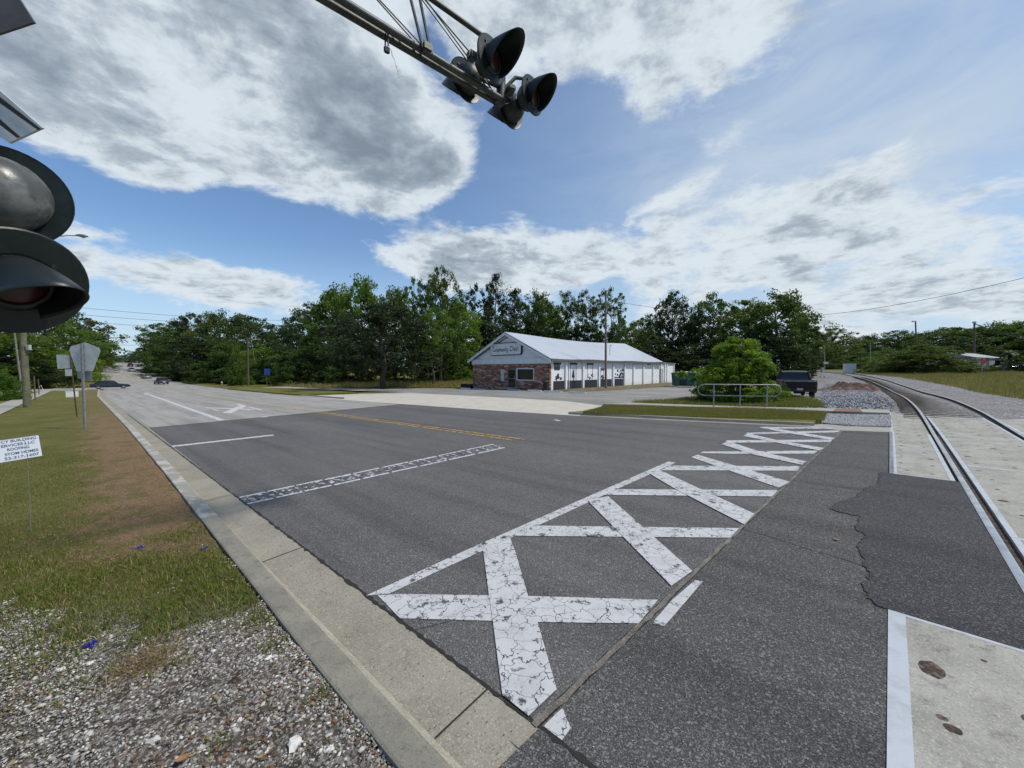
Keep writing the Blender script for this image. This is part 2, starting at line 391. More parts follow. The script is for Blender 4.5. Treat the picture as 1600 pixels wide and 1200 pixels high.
def _verge(t, b):
    p = t.pos(); px_, py_, pz_ = t.sep(p)
    s_ = t.m('ADD', t.m('MULTIPLY', px_, U.x), t.m('MULTIPLY', py_, U.y)); n_ = t.m('ADD', t.m('MULTIPLY', px_, NV.x), t.m('MULTIPLY', py_, NV.y))
    nz_ = t.noise(p, 1.4, 5, .6); fine = t.noise(p, 22, 6, .75)
    g = t.mix(t.ss(t.noise(p, .6, 5, .65), .35, .65), (.125, .125, .030), (.18, .165, .058))
    g = t.mix(t.ss(fine, .42, .72, 0, .8), g, (.04, .042, .014))
    br = t.mix(t.ss(fine, .35, .7), (.31, .205, .12), (.13, .088, .052)); br = t.mix(t.ss(t.noise(p, 2.2, 6, .75), .50, .62, 0, .75), br, (.125, .12, .045))
    edge = t.m('ADD', n_, t.m('MULTIPLY', t.m('SUBTRACT', t.noise(p, 2.1, 7, .72), .5), 2.9))
    fb = t.m('MULTIPLY', t.ss(edge, -.2, .35), t.ss(s_, 4.6, 6.4))
    fb = t.m('MULTIPLY', fb, t.ss(s_, 14, 40, 1, .35))
    c = t.mix(fb, g, br)
    # stony soil close to the crossing
    ss_ = t.m('SUBTRACT', t.m('ADD', s_, t.m('MULTIPLY', t.m('SUBTRACT', nz_, .5), 3.2)), t.m('MULTIPLY', n_, -.9))
    soil = t.mix(t.ss(t.noise(p, 9, 5, .7), .35, .65), (.15, .125, .095), (.055, .045, .035))
    v = t.sep(t.vor(p, 70, 'F1', 1)); soil = t.mix(t.ss(v[0], .45, .9), soil, (.36, .34, .31))
    c = t.mix(t.ss(ss_, 5.2, 4.3), c, soil)
    t.put(b.inputs['Base Color'], c); t.put(b.inputs['Normal'], t.bump(t.m('ADD', fine, t.noise(p, 70, 4, .7)), .9, .03))
M_VERGE = mat('verge_ground', (.1, .1, .05), .95, 0, _verge, spec=.1)
M_STEEL = worn((.30, .31, .33), (.16, .14, .13), 9, .45, .7, .1)
M_GALV = worn((.34, .35, .35), (.24, .245, .25), 12, .5, .6, .08)
M_WEDGE = worn((.50, .53, .56), (.36, .37, .37), 5, .5, .35, .08, .4, .75)
M_RUST = worn((.10, .055, .035), (.05, .03, .022), 9, .8, .2, .3)
M_HOLE = worn((.022, .018, .015), (.15, .105, .075), 28, .9, 0, .5, .42, .62)
M_DARK = mat('dark_gap', (.02, .018, .016), .9)
M_BLACK = mat('black_enamel', (.012, .017, .018), .42)
M_SIGBLK = worn((.009, .015, .014), (.018, .026, .024), 7, .45, .1, .1, .45, .75)
M_SIGGREY = worn((.022, .030, .028), (.055, .066, .062), 9, .5, .3, .1)
M_BOOM = worn((.05, .058, .055), (.09, .095, .09), 9, .5, .4, .1)
M_RED = mat('red_lens', (.06, .02, .014), .35, 0, None, .6)
M_WHITE = worn((.72, .73, .73), (.60, .61, .60), 5, .5, 0, .05)
M_WOOD = worn((.13, .105, .08), (.07, .058, .045), 5, .9, 0, .4, bscale=25)
M_WOODG = worn((.15, .145, .09), (.085, .085, .05), 3, .9, 0, .4, bscale=25)
M_GLASS = mat('dark_glass', (.012, .014, .016), .08, 0, None, .6)
M_TYRE = mat('tyre', (.018, .018, .018), .85)
M_RUB = mat('plain_black', (.015, .015, .016), .7)
M_SIGNBK = worn((.62, .62, .59), (.50, .50, .475), 4, .5, .15, .05)
M_BLUESIGN = mat('blue_sign', (.03, .09, .36), .5)
M_CHROME = mat('chrome', (.6, .6, .6), .2, 1)
M_TAIL = mat('tail_lens', (.30, .01, .01), .2)
# ================================================================== GROUND
def axis(fine0, fine1, fs, lo, hi):
    a = [fine0+i*fs for i in range(int(round((fine1-fine0)/fs))+1)]
    x_ = fine1; st = fs
    while x_ < hi: st *= 1.35; x_ += st; a.append(x_)
    x_ = fine0; st = fs
    while x_ > lo: st *= 1.35; x_ -= st; a.insert(0, x_)
    return a
xs = axis(-60, 40, 2, -900, 900); xs = [a for a in xs if a > -61]; xs = [-900, -600, -400, -300]+[-240+5*i for i in range(36)]+xs; ys = axis(-10, 70, 2, -300, 900)
v = [(a, b, H(a, b)-.05) for b in ys for a in xs]; nx = len(xs)
f = [(j*nx+i, j*nx+i+1, (j+1)*nx+i+1, (j+1)*nx+i) for j in range(len(ys)-1) for i in range(nx-1)]
me = bpy.data.meshes.new('ground'); me.from_pydata(v, [], f); tag(link('ground', me, M_GRASS, None, True), kind='structure')

NEAR = [(-6, 1.64), (2, 1.64), (10, 1.68), (20, 1.74), (59, 1.72), (90, 2.4), (130, 3.2), (174, 4.23), (229, 5.7), (273, 10), (330, 17)]
FARK = [(-6, 15.4), (0, 15.3), (4, 14.5), (9, 13.75), (20, 13.2), (34, 13.1), (50, 13.4), (69, 14.1), (105, 16.2), (157, 18.2), (236, 18.4), (273, 21), (330, 29)]
def ip(x_, T_):
    if x_ <= T_[0][0]: return T_[0][1]
    for a, b in zip(T_, T_[1:]):
        if x_ <= b[0]: return a[1]+(b[1]-a[1])*(x_-a[0])/(b[0]-a[0])
    return T_[-1][1]
def frange(a, b, st):
    o = []; x_ = a
    while x_ < b-1e-6: o.append(x_); x_ += st
    return o+[b]
def seam_s(n):     # the saw cut across the road beside the track
    p0 = Vector(gp(830, 1130)); p1 = Vector(gp(1315, 672))
    n0, n1_ = p0.dot(NV.xy), p1.dot(NV.xy); t_ = (n-n0)/(n1_-n0); q = p0.lerp(p1, t_); return q.dot(U.xy)
def strip(name, ss_, rows, mat_, kind='structure', **kw):
    # rows: functions s -> (n, dz)
    v = []; f = []; m_ = len(rows)
    for s_ in ss_:
        for r_ in rows:
            n_, dz = r_(s_); v.append(rp(s_, n_, dz))
    for i in range(len(ss_)-1):
        for k in range(m_-1): a = i*m_+k; f.append((a, a+m_, a+m_+1, a+1))
    me = bpy.data.meshes.new(name); me.from_pydata(v, [], f); me.update()
    if me.polygons[0].normal.z < 0: me.flip_normals()
    return tag(link(name, me, mat_), kind=kind, **kw)
# dark asphalt near the crossing: one draped sheet, from the pale old road to the track panels
SB = 20.8      # where the old pale surface begins (s = along the road)
def line_n(s0, a, b, k=12): return [rp(s0, a+(b-a)*i/k).xy for i in range(k+1)]
poly = [rp(s_, ip(s_, NEAR)).xy for s_ in frange(seam_s(1.64), SB, 2)]+[rp(s_, ip(s_, FARK)).xy for s_ in reversed(frange(seam_s(15.3), SB, 2))]
drape('road', poly, 0, A_ROAD)
strip('road_far', frange(SB, 330, 4), [lambda s_, k=k: ((ip(s_, NEAR)*(1-k)+ip(s_, FARK)*k), 0) for k in (0, .25, .5, .75, 1)], A_OLD)
# coarse asphalt between seam and track
sA = Vector(gp(830, 1130)); sB = Vector(gp(1315, 672)); sd = (sB-sA).normalized(); sn = Vector((sd.y, -sd.x))
def tk(s_, k_): return T*s_+K*k_
q = [sA-sd*5+sn*.05, sB+sn*.05+sd*.25, Vector(gp(1391, 674.5)), tk(15.5, .0).xy, tk(-6, .0).xy]
q[2] = tk(tk(0, 0).x+15.15, .0).xy
coarse = [sA-sd*6+sn*.05, sB+sn*.05+sd*.12, tk(15.2, .045).xy, tk(-8, .045).xy]
drape('road_shoulder', coarse, -.001, A_NEAR)
# the joint itself: a recessed line of grey filler, dark at both edges
drape('road_joint', [sA-sd*.15-sn*.02, sB+sd*.1-sn*.02, sB+sd*.1+sn*.06, sA-sd*.15+sn*.06], -.010, M_DARK)
rnd = random.Random(4)
L_ = (sB-sA).length; a_ = []; b_ = []
for i in range(161):
    t_ = i/160*L_; wv = (rnd.random()-.5)*.014
    a_.append(sA+sd*t_+sn*(.004+wv)); b_.append(sA+sd*t_+sn*(.040+wv*.6+rnd.random()*.012))
v = []; f = []
for p_, r_ in zip(a_, b_): v += [(p_.x, p_.y, H(p_.x, p_.y)+.003), (r_.x, r_.y, H(r_.x, r_.y)+.003)]
f = [(2*i, 2*i+1, 2*i+3, 2*i+2) for i in range(160)]
me = bpy.data.meshes.new('joint_filler'); me.from_pydata(v, [], f); me.update()
tag(link('road_joint_filler', me, conc('joint', (.20, .185, .15), (.09, .085, .075), (.04, .04, .04), .6, .9, 4)), kind='structure')

# ---- kerbs
def kh(s_): return .030+.105*min(max((s_-3.0)/7, 0), 1)
KB = 1.0
ks = frange(-6, 12, .25)+frange(13, 92, 1)
def kn(s_): return ip(s_, NEAR)-1.64
strip('gutter', ks, [lambda s_: (kn(s_)+1.23, -.022), lambda s_: (kn(s_)+1.33, -.018), lambda s_: (kn(s_)+1.63, -.003), lambda s_: (kn(s_)+1.655, -.006)], C_KERB)
def krow(n_, fz): return lambda s_: (kn(s_)+n_, fz(s_))
kerb_r = [krow(KB, lambda s_: -.12), krow(KB, lambda s_: kh(s_)-.006), krow(KB+.015, lambda s_: kh(s_)), krow(KB+.155, lambda s_: kh(s_)-.002), krow(KB+.180, lambda s_: kh(s_)-.012), krow(KB+.200, lambda s_: kh(s_)*.6-.014), krow(KB+.235, lambda s_: -.02)]
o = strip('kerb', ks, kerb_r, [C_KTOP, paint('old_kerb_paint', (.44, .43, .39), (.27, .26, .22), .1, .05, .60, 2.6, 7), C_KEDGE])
# worn white paint on the kerb away from the crossing
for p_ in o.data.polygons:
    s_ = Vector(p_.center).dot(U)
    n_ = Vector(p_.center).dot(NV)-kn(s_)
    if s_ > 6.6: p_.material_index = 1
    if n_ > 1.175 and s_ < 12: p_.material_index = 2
for s_ in (1.66, 4.7, 7.75, 10.8, 13.9, 20, 26):          # contraction joints
    for (n0, n1_, dz) in ((1.24, 1.645, -.006),):
        mb = MB(); a, b = rp(s_, n0, -.013), rp(s_, n1_, .0015); c_, d_ = rp(s_+.012, n1_, .0015), rp(s_+.012, n0, -.013)
        mb.add([a, b, c_, d_], [(0, 1, 2, 3)]); tag(mb.build('gutter_joint', M_DARK), kind='structure')
# ragged dark line where the asphalt breaks against the gutter
def ragged(name, pts, wmin, wmax, dz, mat_, seed=1, off=0):
    r_ = random.Random(seed); v = []; f = []
    for i, p_ in enumerate(pts):
        d_ = (Vector(pts[min(i+1, len(pts)-1)])-Vector(pts[max(i-1, 0)])).normalized(); nn = Vector((-d_.y, d_.x))
        w_ = wmin+(wmax-wmin)*r_.random()**2; j = (r_.random()-.5)*wmin
        for sgn in (-1, 1):
            q_ = Vector(p_[:2])+nn*(sgn*w_/2+j+off); v.append((q_.x, q_.y, H(q_.x, q_.y)+dz))
    f = [(2*i, 2*i+1, 2*i+3, 2*i+2) for i in range(len(pts)-1)]
    me = bpy.data.meshes.new(name); me.from_pydata(v, [], f); me.update()
    if me.polygons[0].normal.z < 0: me.flip_normals()
    return tag(link(name, me, mat_), kind='structure')
ragged('road_edge_gap', [rp(s_, 1.652).xy for s_ in frange(-1.6, 30, .05)], .012, .05, .0018, M_DARK, 3)
# far kerb
fk = frange(-4.6, 9.0, .5); fk2 = frange(34, 62, 1)
def far_rows(base): return [lambda s_: (ip(s_, FARK)-.02, .001), lambda s_: (ip(s_, FARK)+.25, .006), lambda s_: (ip(s_, FARK)+.28, .095), lambda s_: (ip(s_, FARK)+.42, .10), lambda s_: (ip(s_, FARK)+.42, -.06)]
strip('far_kerb', frange(.9, 9.2, .5), far_rows(0), C_KERB)
strip('far_kerb', frange(29.5, 110, 2), far_rows(0), C_KERB)

# ---- near verge (raised behind the kerb), finely built near the camera
def vz(s_, n_):
    k_ = kh(s_)-.022 if n_ > 0 else kh(s_)-.03
    return k_+.012*math.sin(s_*5.1+n_*3.3)*math.sin(n_*4.7-s_*1.9)+.006*math.sin(s_*17)*math.sin(n_*15+s_*3)
vs = []; ss_ = frange(-5, 14, .12)+frange(14.5, 92, 1.5); ns = [-34, -28, -22, -17, -13, -10, -8, -6.5, -5.5]+[round(-5+.12*i, 3) for i in range(49)]+[.86, .93, KB-.008]
v = []; m_ = len(ns)
for s_ in ss_:
    for n_ in ns: v.append(rp(s_, n_+(kn(s_) if n_ > -2 else 0), vz(s_, n_) if n_ < .98 else vz(s_, n_)-.015))
f = [(i*m_+k, i*m_+k+1, (i+1)*m_+k+1, (i+1)*m_+k) for i in range(len(ss_)-1) for k in range(m_-1)]
me = bpy.data.meshes.new('verge'); me.from_pydata(v, [], f); me.update()
if me.polygons[0].normal.z < 0: me.flip_normals()
tag(link('verge', me, M_VERGE, None, True), kind='structure')
# cross street, driveway and pavement on the left
def rq(name, pts, dz, m_, **kw): return drape(name, [rp(*p_).xy for p_ in pts], dz, m_, **kw)
rq('side_street', [(92.1, 2.5), (92.1, -80), (103, -80), (103, 2.7)], .10, A_OLD)
rq('far_lawn', [(103.1, 2.7), (103.1, -80), (220, -80), (220, 5.2), (174, 4.1), (130, 3.1)], .10, M_GRASS2)
P0 = [gp(0, 652), gp(35, 634), gp(80, 612), gp(112, 606)]; P1 = [gp(0, 634), gp(35, 621), gp(70, 611), gp(100, 605.5)]
drape('sidewalk', [Vector(p_)+Vector((0, 0)) for p_ in ([ (P0[0][0]+3*0.0-1.5, P0[0][1]-2.0) ]+P0+P1[::-1]+[(P1[0][0]-1.6, P1[0][1]-2.0)])], .150, C_WALK)

# ---- far side: apron, verge, sidewalks, parking lot, dirt, ballast
def pq(name, pix, dz, m_, **kw): return drape(name, [gp(*p_) for p_ in pix], dz, m_, **kw)
ap = [(905, 650), (800, 643.5), (700, 636.5), (600, 629.5), (548, 625.8), (470, 618.6), (560, 615.5), (640, 614), (760, 620), (880, 626.5), (942, 634)]
pq('driveway_apron', ap, .005, C_APRON)
pq('parking_lot', [(942, 633.8), (880, 626.4), (760, 619.9), (640, 613.9), (520, 611.5), (480, 608.5), (520, 606.2), (640, 606.4), (740, 608), (860, 611.5), (918, 612), (960, 609.5), (1062, 602.5), (1105, 603), (1135, 612), (1120, 622), (1040, 627.5), (985, 631)], .003, A_LOT)
pq('dirt_strip', [(859, 610.5), (915, 612.2), (955, 610.2), (1062, 603), (1080, 596), (1052, 598)], .02, M_DIRT)
# grass islands
rq('far_verge', [(9.2, 14.15), (8.2, 15.9), (5.5, 16.95), (1.6, 17.75), (.9, 17.3), (.92, 15.6), (2, 15.25), (4, 14.92), (6.5, 14.5)], .097, M_GRASS2, thick=-.16)
pq('far_sidewalk', [(942, 633.6), (1390, 648.5), (1390, 643), (1310, 641.2), (1150, 637.4), (985, 631.2)], .08, C_WALK, thick=-.14)
pq('back_verge', [(985, 631), (1150, 637), (1290, 640.5), (1270, 632), (1130, 624.5), (1040, 627.6)], .06, M_GRASS2, thick=-.12)
pq('verge_island', [(355, 608.4), (430, 615.5), (468, 618.2), (560, 614.6), (500, 611), (440, 608.5), (385, 604.5)], .11, M_GRASS2, thick=-.18)
pq('driveway_path', [(405, 606.6), (560, 612.5), (640, 611.2), (520, 609.2), (445, 605.6)], .13, C_WALK)
pq('far_road_verge', [(354, 607.6), (384, 604), (440, 608), (480, 607), (420, 601), (330, 598), (280, 590), (262, 588), (270, 593), (308, 601.5)], .10, M_GRASS2)
pq('side_driveway', [(240, 586.5), (262, 587.5), (320, 590.5), (318, 588.5), (255, 585)], .12, C_WALK)
# tall dry field in front of the trees
pq('field', [(480, 606.5), (640, 604.5), (742, 605.5), (742, 596), (560, 595), (440, 596)], .02, mat('dry_field', (.13, .11, .05), .95, 0, _ground, spec=.1))
pq('gravel_yard', [(1195, 640), (1392, 643), (1400, 632), (1340, 596), (1310, 587), (1270, 585), (1215, 612), (1200, 626)], .035, M_BALLAST)
pq('gravel_shoulder', [(1560, 650), (1490, 622), (1430, 600), (1390, 591), (1350, 586), (1330, 583.2), (1420, 592), (1500, 606), (1660, 636), (1760, 700)], .0, M_BALLAST)
pq('gravel_corner', [(1284, 644.5), (1393, 646.5), (1393, 669.5), (1318, 667.5), (1282, 664.5)], .003, M_BALLAST)
# red tactile pavers in the sidewalk
def _pav(t, b):
    v_ = t.vor(t.pos(), 7, 'DISTANCE_TO_EDGE'); t.put(b.inputs['Base Color'], t.mix(t.ss(v_, 0, .1), (.10, .05, .04), (.27, .12, .09)))
pq('tactile_paving', [(1300, 646.0), (1348, 647.2), (1344, 642.6), (1306, 641.8)], .088, mat('paver', (.3, .12, .09), .9, 0, _pav))
# far road edge slab near the crossing
pq('concrete_ramp', [(1262, 664.2), (1262, 667), (1318, 673), (1391, 675.5), (1393, 667.5), (1318, 665), (1284, 663)], .006, C_WALK)

# ================================================================== MARKINGS
def quad_px(pts, dz, m_, mb=None, sub=1):
    q_ = [Vector((*gp(*p_), 0)) for p_ in pts]
    for p_ in q_: p_.z = H(p_.x, p_.y)+dz
    return q_
def marking(name, polys, dz, m_, kind='structure'):
    mb = MB()
    for k_, pts in enumerate(polys):
        # wobble the edges slightly
        mb.add(quad_px(pts, dz+(k_ % 3)*.0015, None), [tuple(range(len(pts)))])
    o = mb.build(name, m_)
    for p_ in o.data.polygons:
        if p_.normal.z < 0: p_.flip()
    return tag(o, kind=kind)
marking('crossing_border_line', [[(572, 931), (728, 860), (940.5, 766.5), (1044, 721.4), (1056, 723), (966, 763.6), (894.5, 796.7), (755, 860.5), (608, 928)]], .0035, P_WHITE)
marking('crossing_bars', [[(590, 931), (628, 929), (820, 932), (1028, 938), (998, 975), (840, 973), (625, 967)],
  [(838, 822), (1155, 826), (1141, 841), (800, 838)], [(966, 765), (1216, 766.5), (1206, 776.5), (942, 774)],
  [(1047, 728), (1251, 728.8), (1246, 735.8), (1032, 735)], [(1098.6, 706), (1278, 704.5), (1272, 709.2), (1147, 709.5), (1094, 708.3)],
  [(1136, 688.5), (1301, 687.2), (1297, 691.2), (1133, 692.3)], [(1167.5, 676.4), (1313, 672.8), (1309, 675.8), (1165, 678.8)],
  [(1186, 667.3), (1300, 668.5), (1298, 670.3), (1192, 669.8)]], .006, P_WHITE)
marking('crossing_diagonals', [[(755, 861), (797, 842), (805, 863), (825, 932), (840, 974), (870, 1079), (826, 1121), (785, 1088), (770, 972), (764, 932)],
  [(918, 783), (950, 776), (1082, 894), (1049, 917)], [(1015, 741), (1028, 734), (1091, 763.6), (1179, 804), (1163, 821), (1055, 765)],
  [(1080, 715), (1090, 711), (1234, 753.6), (1217, 763)], [(1127.4, 694.8), (1137.5, 690), (1190, 707), (1260, 721.8), (1253, 727), (1178, 711)],
  [(1160.5, 681.8), (1170, 678), (1217, 689), (1288, 700.8), (1280, 704.6), (1212, 692)], [(1189, 668.8), (1198, 667), (1235, 673.8), (1305, 685), (1298, 687.8), (1229, 676.8)]], .0105, P_WHITE)
marking('marking_remnant', [[(1018, 975), (1038, 979), (1072, 940), (1098, 909), (1086, 907), (1050, 938)], [(849, 1136), (879, 1107), (892, 1139), (878, 1158)]], .004, P_WHITE)
# stop line: a worn ladder of paint
mb = MB()
def lerp2(a, b, t_): return (a[0]+(b[0]-a[0])*t_, a[1]+(b[1]-a[1])*t_)
A0, A1, B0, B1 = (372, 777), (772, 693.5), (386, 788.5), (792, 699.5)
polys = []
r_ = random.Random(8)
for (u0, u1) in ((0, .12), (.86, 1)):
    for k_ in range(9):
        t0, t1 = k_/9+.003, (k_+1)/9-.006
        polys.append([lerp2(lerp2(A0, B0, u0), lerp2(A1, B1, u0), t0), lerp2(lerp2(A0, B0, u0), lerp2(A1, B1, u0), t1), lerp2(lerp2(A0, B0, u1), lerp2(A1, B1, u1), t1), lerp2(lerp2(A0, B0, u1), lerp2(A1, B1, u1), t0)])
marking('stop_line', polys, .003, P_THIN)
polys = []
t_ = .0
while t_ < .985:
    w_ = .012+.020*r_.random()
    p_ = lambda tt, u_: lerp2(lerp2(A0, B0, u_), lerp2(A1, B1, u_), tt)
    polys.append([p_(t_, .14), p_(min(1, t_+w_), .14), p_(min(1, t_+w_+(r_.random()-.5)*.008), .84), p_(t_+.004, .84)]); t_ += w_+.005+.010*r_.random()
marking('stop_line_infill', polys, .0035, P_WORN)
marking('thin_line', [[(268, 696.6), (427, 679.0), (428, 680.6), (270, 698.4)]], .003, P_THIN)
marking('lane_line', [[(224, 614.2), (229, 614.2), (351, 656.3), (342, 657.2)]], .004, P_THIN)
marking('faded_crossing_mark', [[(320, 636.8), (368, 637.6), (366, 639), (322, 637.9)], [(347, 645.2), (376, 633.2), (386, 634.4), (360, 646.2)], [(372, 631), (383, 633.5), (379, 634.5), (368, 632)], [(378, 638.2), (398, 640.3), (390, 641.2), (372, 639)], [(392, 636), (412, 640.4), (406, 641), (388, 636.8)], [(333, 639.5), (343, 641.5), (339, 642), (330, 640)]], .004, paint('old_symbol', (.55, .55, .54), (.19, .187, .18), .2, .05, .3, 6, 6))
marking('lane_dash', [[(864, 656.0), (869, 655.6), (877, 657.4), (872, 657.9)], [(407, 651.4), (417, 650.6), (419, 651.6), (409, 652.4)]], .004, P_THIN)
# double yellow centre line
def sline(name, n_of, s0, s1, w_, m_, dz=.004, st=2):
    return strip(name, frange(s0, s1, st), [lambda s_: (n_of(s_)-w_/2, dz), lambda s_: (n_of(s_)+w_/2, dz)], m_)
P_YOLD = paint('faded_yellow_paint', (.42, .31, .14), (.19, .18, .16), .2, .05, .45, 5, 5)
CN = [(7, 8.2), (30, 8.05), (55, 8.15), (90, 9.6), (130, 10.9), (174, 11.6), (229, 12.3), (273, 15.5), (330, 23)]
for off in (-.13, .13):
    sline('centre_line', lambda s_: ip(s_, CN)+off, 7.05-off, SB, .11, P_YEL)
    sline('centre_line_far', lambda s_: ip(s_, CN)+off, SB, 320, .13, P_YOLD)
sline('far_lane_line', lambda s_: ip(s_, NEAR)*.52+ip(s_, CN)*.48+.0, 60, 64, .10, P_THIN)
for k_ in range(6): sline('far_lane_dash', lambda s_: ip(s_, NEAR)*.5+ip(s_, CN)*.5, 74+k_*12, 77+k_*12, .10, P_FADE)
# crack lines in the asphalt
M_CRACK = mat('crack', (.028, .028, .03), .9)
def crack(pix, w_, seed, m_=M_CRACK, n=22, jit=.03, name='road_crack'):
    P_ = [Vector(gp(*p_)) for p_ in pix]; r_ = random.Random(seed); pts = []
    for a, b in zip(P_, P_[1:]):
        k_ = max(3, int((b-a).length/.12))
        for i in range(k_): pts.append(a.lerp(b, i/k_)+Vector((r_.uniform(-1, 1), r_.uniform(-1, 1)))*jit)
    pts.append(P_[-1]); ragged(name, [(p_.x, p_.y) for p_ in pts], w_*.5, w_*1.5, .002, m_, seed)
crack([(1160, 826), (1400, 900)], .009, 2, jit=.012); crack([(1240, 752), (1392, 770)], .012, 3, jit=.015)
crack([(640, 985), (700, 972)], .010, 4, jit=.01); crack([(1245, 760), (1330, 771), (1395, 769)], .008, 6, jit=.02)
crack([(350, 658), (430, 672), (455, 679)], .03, 7, jit=.05); crack([(237, 669.6), (351, 657.6), (480, 647), (600, 636)], .05, 9, jit=.03)
crack([(150+700, 610+60), (1000, 676)], .02, 12, jit=.06)
# ================================================================== TRACK
KL = [(-8, .93), (0, .93), (12, .95), (17, .95), (22, .90), (30, .72), (40, .38), (46.5, .03), (62, -1.48), (73.5, -3.3), (84.6, -5.6), (102.6, -10.1), (140, -22), (200, -46)]
def kc(s_):   # smoothed inner edge of the left rail
    return sum(ip(s_+d_, KL) for d_ in (-3, -1.5, 0, 1.5, 3))/5 if s_ > 9 else ip(s_, KL)
def tp(s_, off, dz=0):
    a, b = kc(s_-.5), kc(s_+.5); sl_ = b-a; nn = Vector((-sl_, 1)).normalized()     # (along, across)
    ss2 = s_+nn.x*off; kk = kc(s_)+nn.y*off; p_ = T*ss2+K*kk
    return Vector((p_.x, p_.y, H(p_.x, p_.y)+dz))
# dark newer patch with a torn edge
P_ = [(1376, 737.5), (1372, 948), (1352, 930), (1350, 910), (1362, 900), (1350, 880), (1342, 850), (1350, 835), (1338, 826), (1345, 808), (1318, 802), (1296, 795), (1310, 786), (1340, 776), (1352, 763), (1372, 757), (1374, 748)]
pp = [Vector(gp(*p_)) for p_ in P_]; pp = pp[:1]+[tp(a_, b_).xy for a_, b_ in ((9.55, -.885), (9.55, -.045), (8, -.045), (6, -.045), (4.28, -.045), (4.28, -.885))]+pp[1:]; out = []
r_ = random.Random(5)
for i, a in enumerate(pp):
    b = pp[(i+1) % len(pp)]; out.append(a)
    if 7 <= i:
        k_ = 6
        for j in range(1, k_): out.append(a.lerp(b, j/k_)+Vector((r_.uniform(-1, 1), r_.uniform(-1, 1)))*.022)
drape('asphalt_patch', out, .006, A_PATCH)
edge = [(p_.x, p_.y) for p_ in out[7:]]
ragged('patch_edge', edge, .003, .024, .0085, M_CRACK, 11)

# ---- track
def tz(s_): return .0+.10*min(max((s_-15.2)/6, 0), 1)
def tstrip(name, ss_, offs, m_, parent=None, smooth=False, close=False):
    v = []; f = []; k_ = len(offs)
    for s_ in ss_:
        for (o_, dz) in offs: v.append(tp(s_, o_, dz+tz(s_)))
    for i in range(len(ss_)-1):
        for k in range(k_-(0 if close else 1)): a = i*k_+k; b = i*k_+(k+1) % k_; f.append((a, b, b+k_, a+k_))
    mb = MB(); mb.add(v, f); return mb.build(name, m_, parent, smooth)
tss = frange(-8, 60, .8)+frange(63, 160, 3)
GA = 1.51
# trench under the panels, bed of stones further on
o = tstrip('track_bed', frange(15.2, 60, 1.2)+frange(63, 160, 3), [(-2.0, -.14), (-1.3, -.11), (-.35, -.08), (.3, -.085), (GA-.3, -.085), (GA+.35, -.08), (GA+1.5, -.10), (GA+3.2, -.13)], M_BALLAST); tag(o, kind='structure')
o = tstrip('flangeway', frange(-8, 15.4, .8), [(-.2, -.035), (GA+.2, -.035)], mat('flange_dirt', (.05, .038, .03), .95, 0, lambda t, b: t.put(b.inputs['Base Color'], t.mix(t.ss(t.noise(t.pos(), 14, 5, .7), .4, .65), (.03, .024, .02), (.13, .085, .06))))); tag(o, kind='structure')
M_RTOP = worn((.62, .63, .65), (.42, .40, .39), 4, .3, .85, .05)
track = empty('railway_track', tp(0, GA/2), 0, 'pair of steel rails curving away left over the gravel bed', 'railway track')
def world_child(o, par):
    bpy.context.view_layer.update(); o.parent = par; o.matrix_parent_inverse = par.matrix_world.inverted(); return o
for off in (0, GA):
    sg = -1 if off == 0 else 1; c_ = off+sg*.035
    prof = [(c_-.035, .012), (c_-.02, .020), (c_+.02, .020), (c_+.035, .012), (c_+.035, -.02), (c_+.012, -.035), (c_+.012, -.11), (c_+.07, -.13), (c_-.07, -.13), (c_-.012, -.11), (c_-.012, -.035), (c_-.035, -.02)]
    r = tstrip('rail', tss, prof, [M_RTOP, M_RUST], None, close=True)
    for p_ in r.data.polygons: p_.material_index = 0 if p_.normal.z > .35 and p_.center.z-H(p_.center.x, p_.center.y)-tz(Vector(p_.center).dot(T)) > .0 else 1
    world_child(r, track)
# sleepers beyond the crossing
bpy.context.view_layer.update()
tie_mb = MB(); tie_mb.box((0, 0, 0), (2.55, .22, .16)); tie_me = tie_mb.build('sleeper', M_WOOD, bevel=.012)
s_ = 15.75; first = True; k_ = 0; rr = random.Random(2)
while s_ < 75 and k_ < 98:
    a, b = tp(s_-.3, GA/2), tp(s_+.3, GA/2); o = tie_me if first else tie_me.copy()
    if not first: COL.objects.link(o)
    first = False; p_ = tp(s_, GA/2+rr.uniform(-.04, .04), tz(s_)-.155); o.location = p_; o.rotation_euler = (0, 0, math.atan2((b-a).y, (b-a).x)-math.pi/2+rr.uniform(-.02, .02))
    world_child(o, track); s_ += .58; k_ += 1

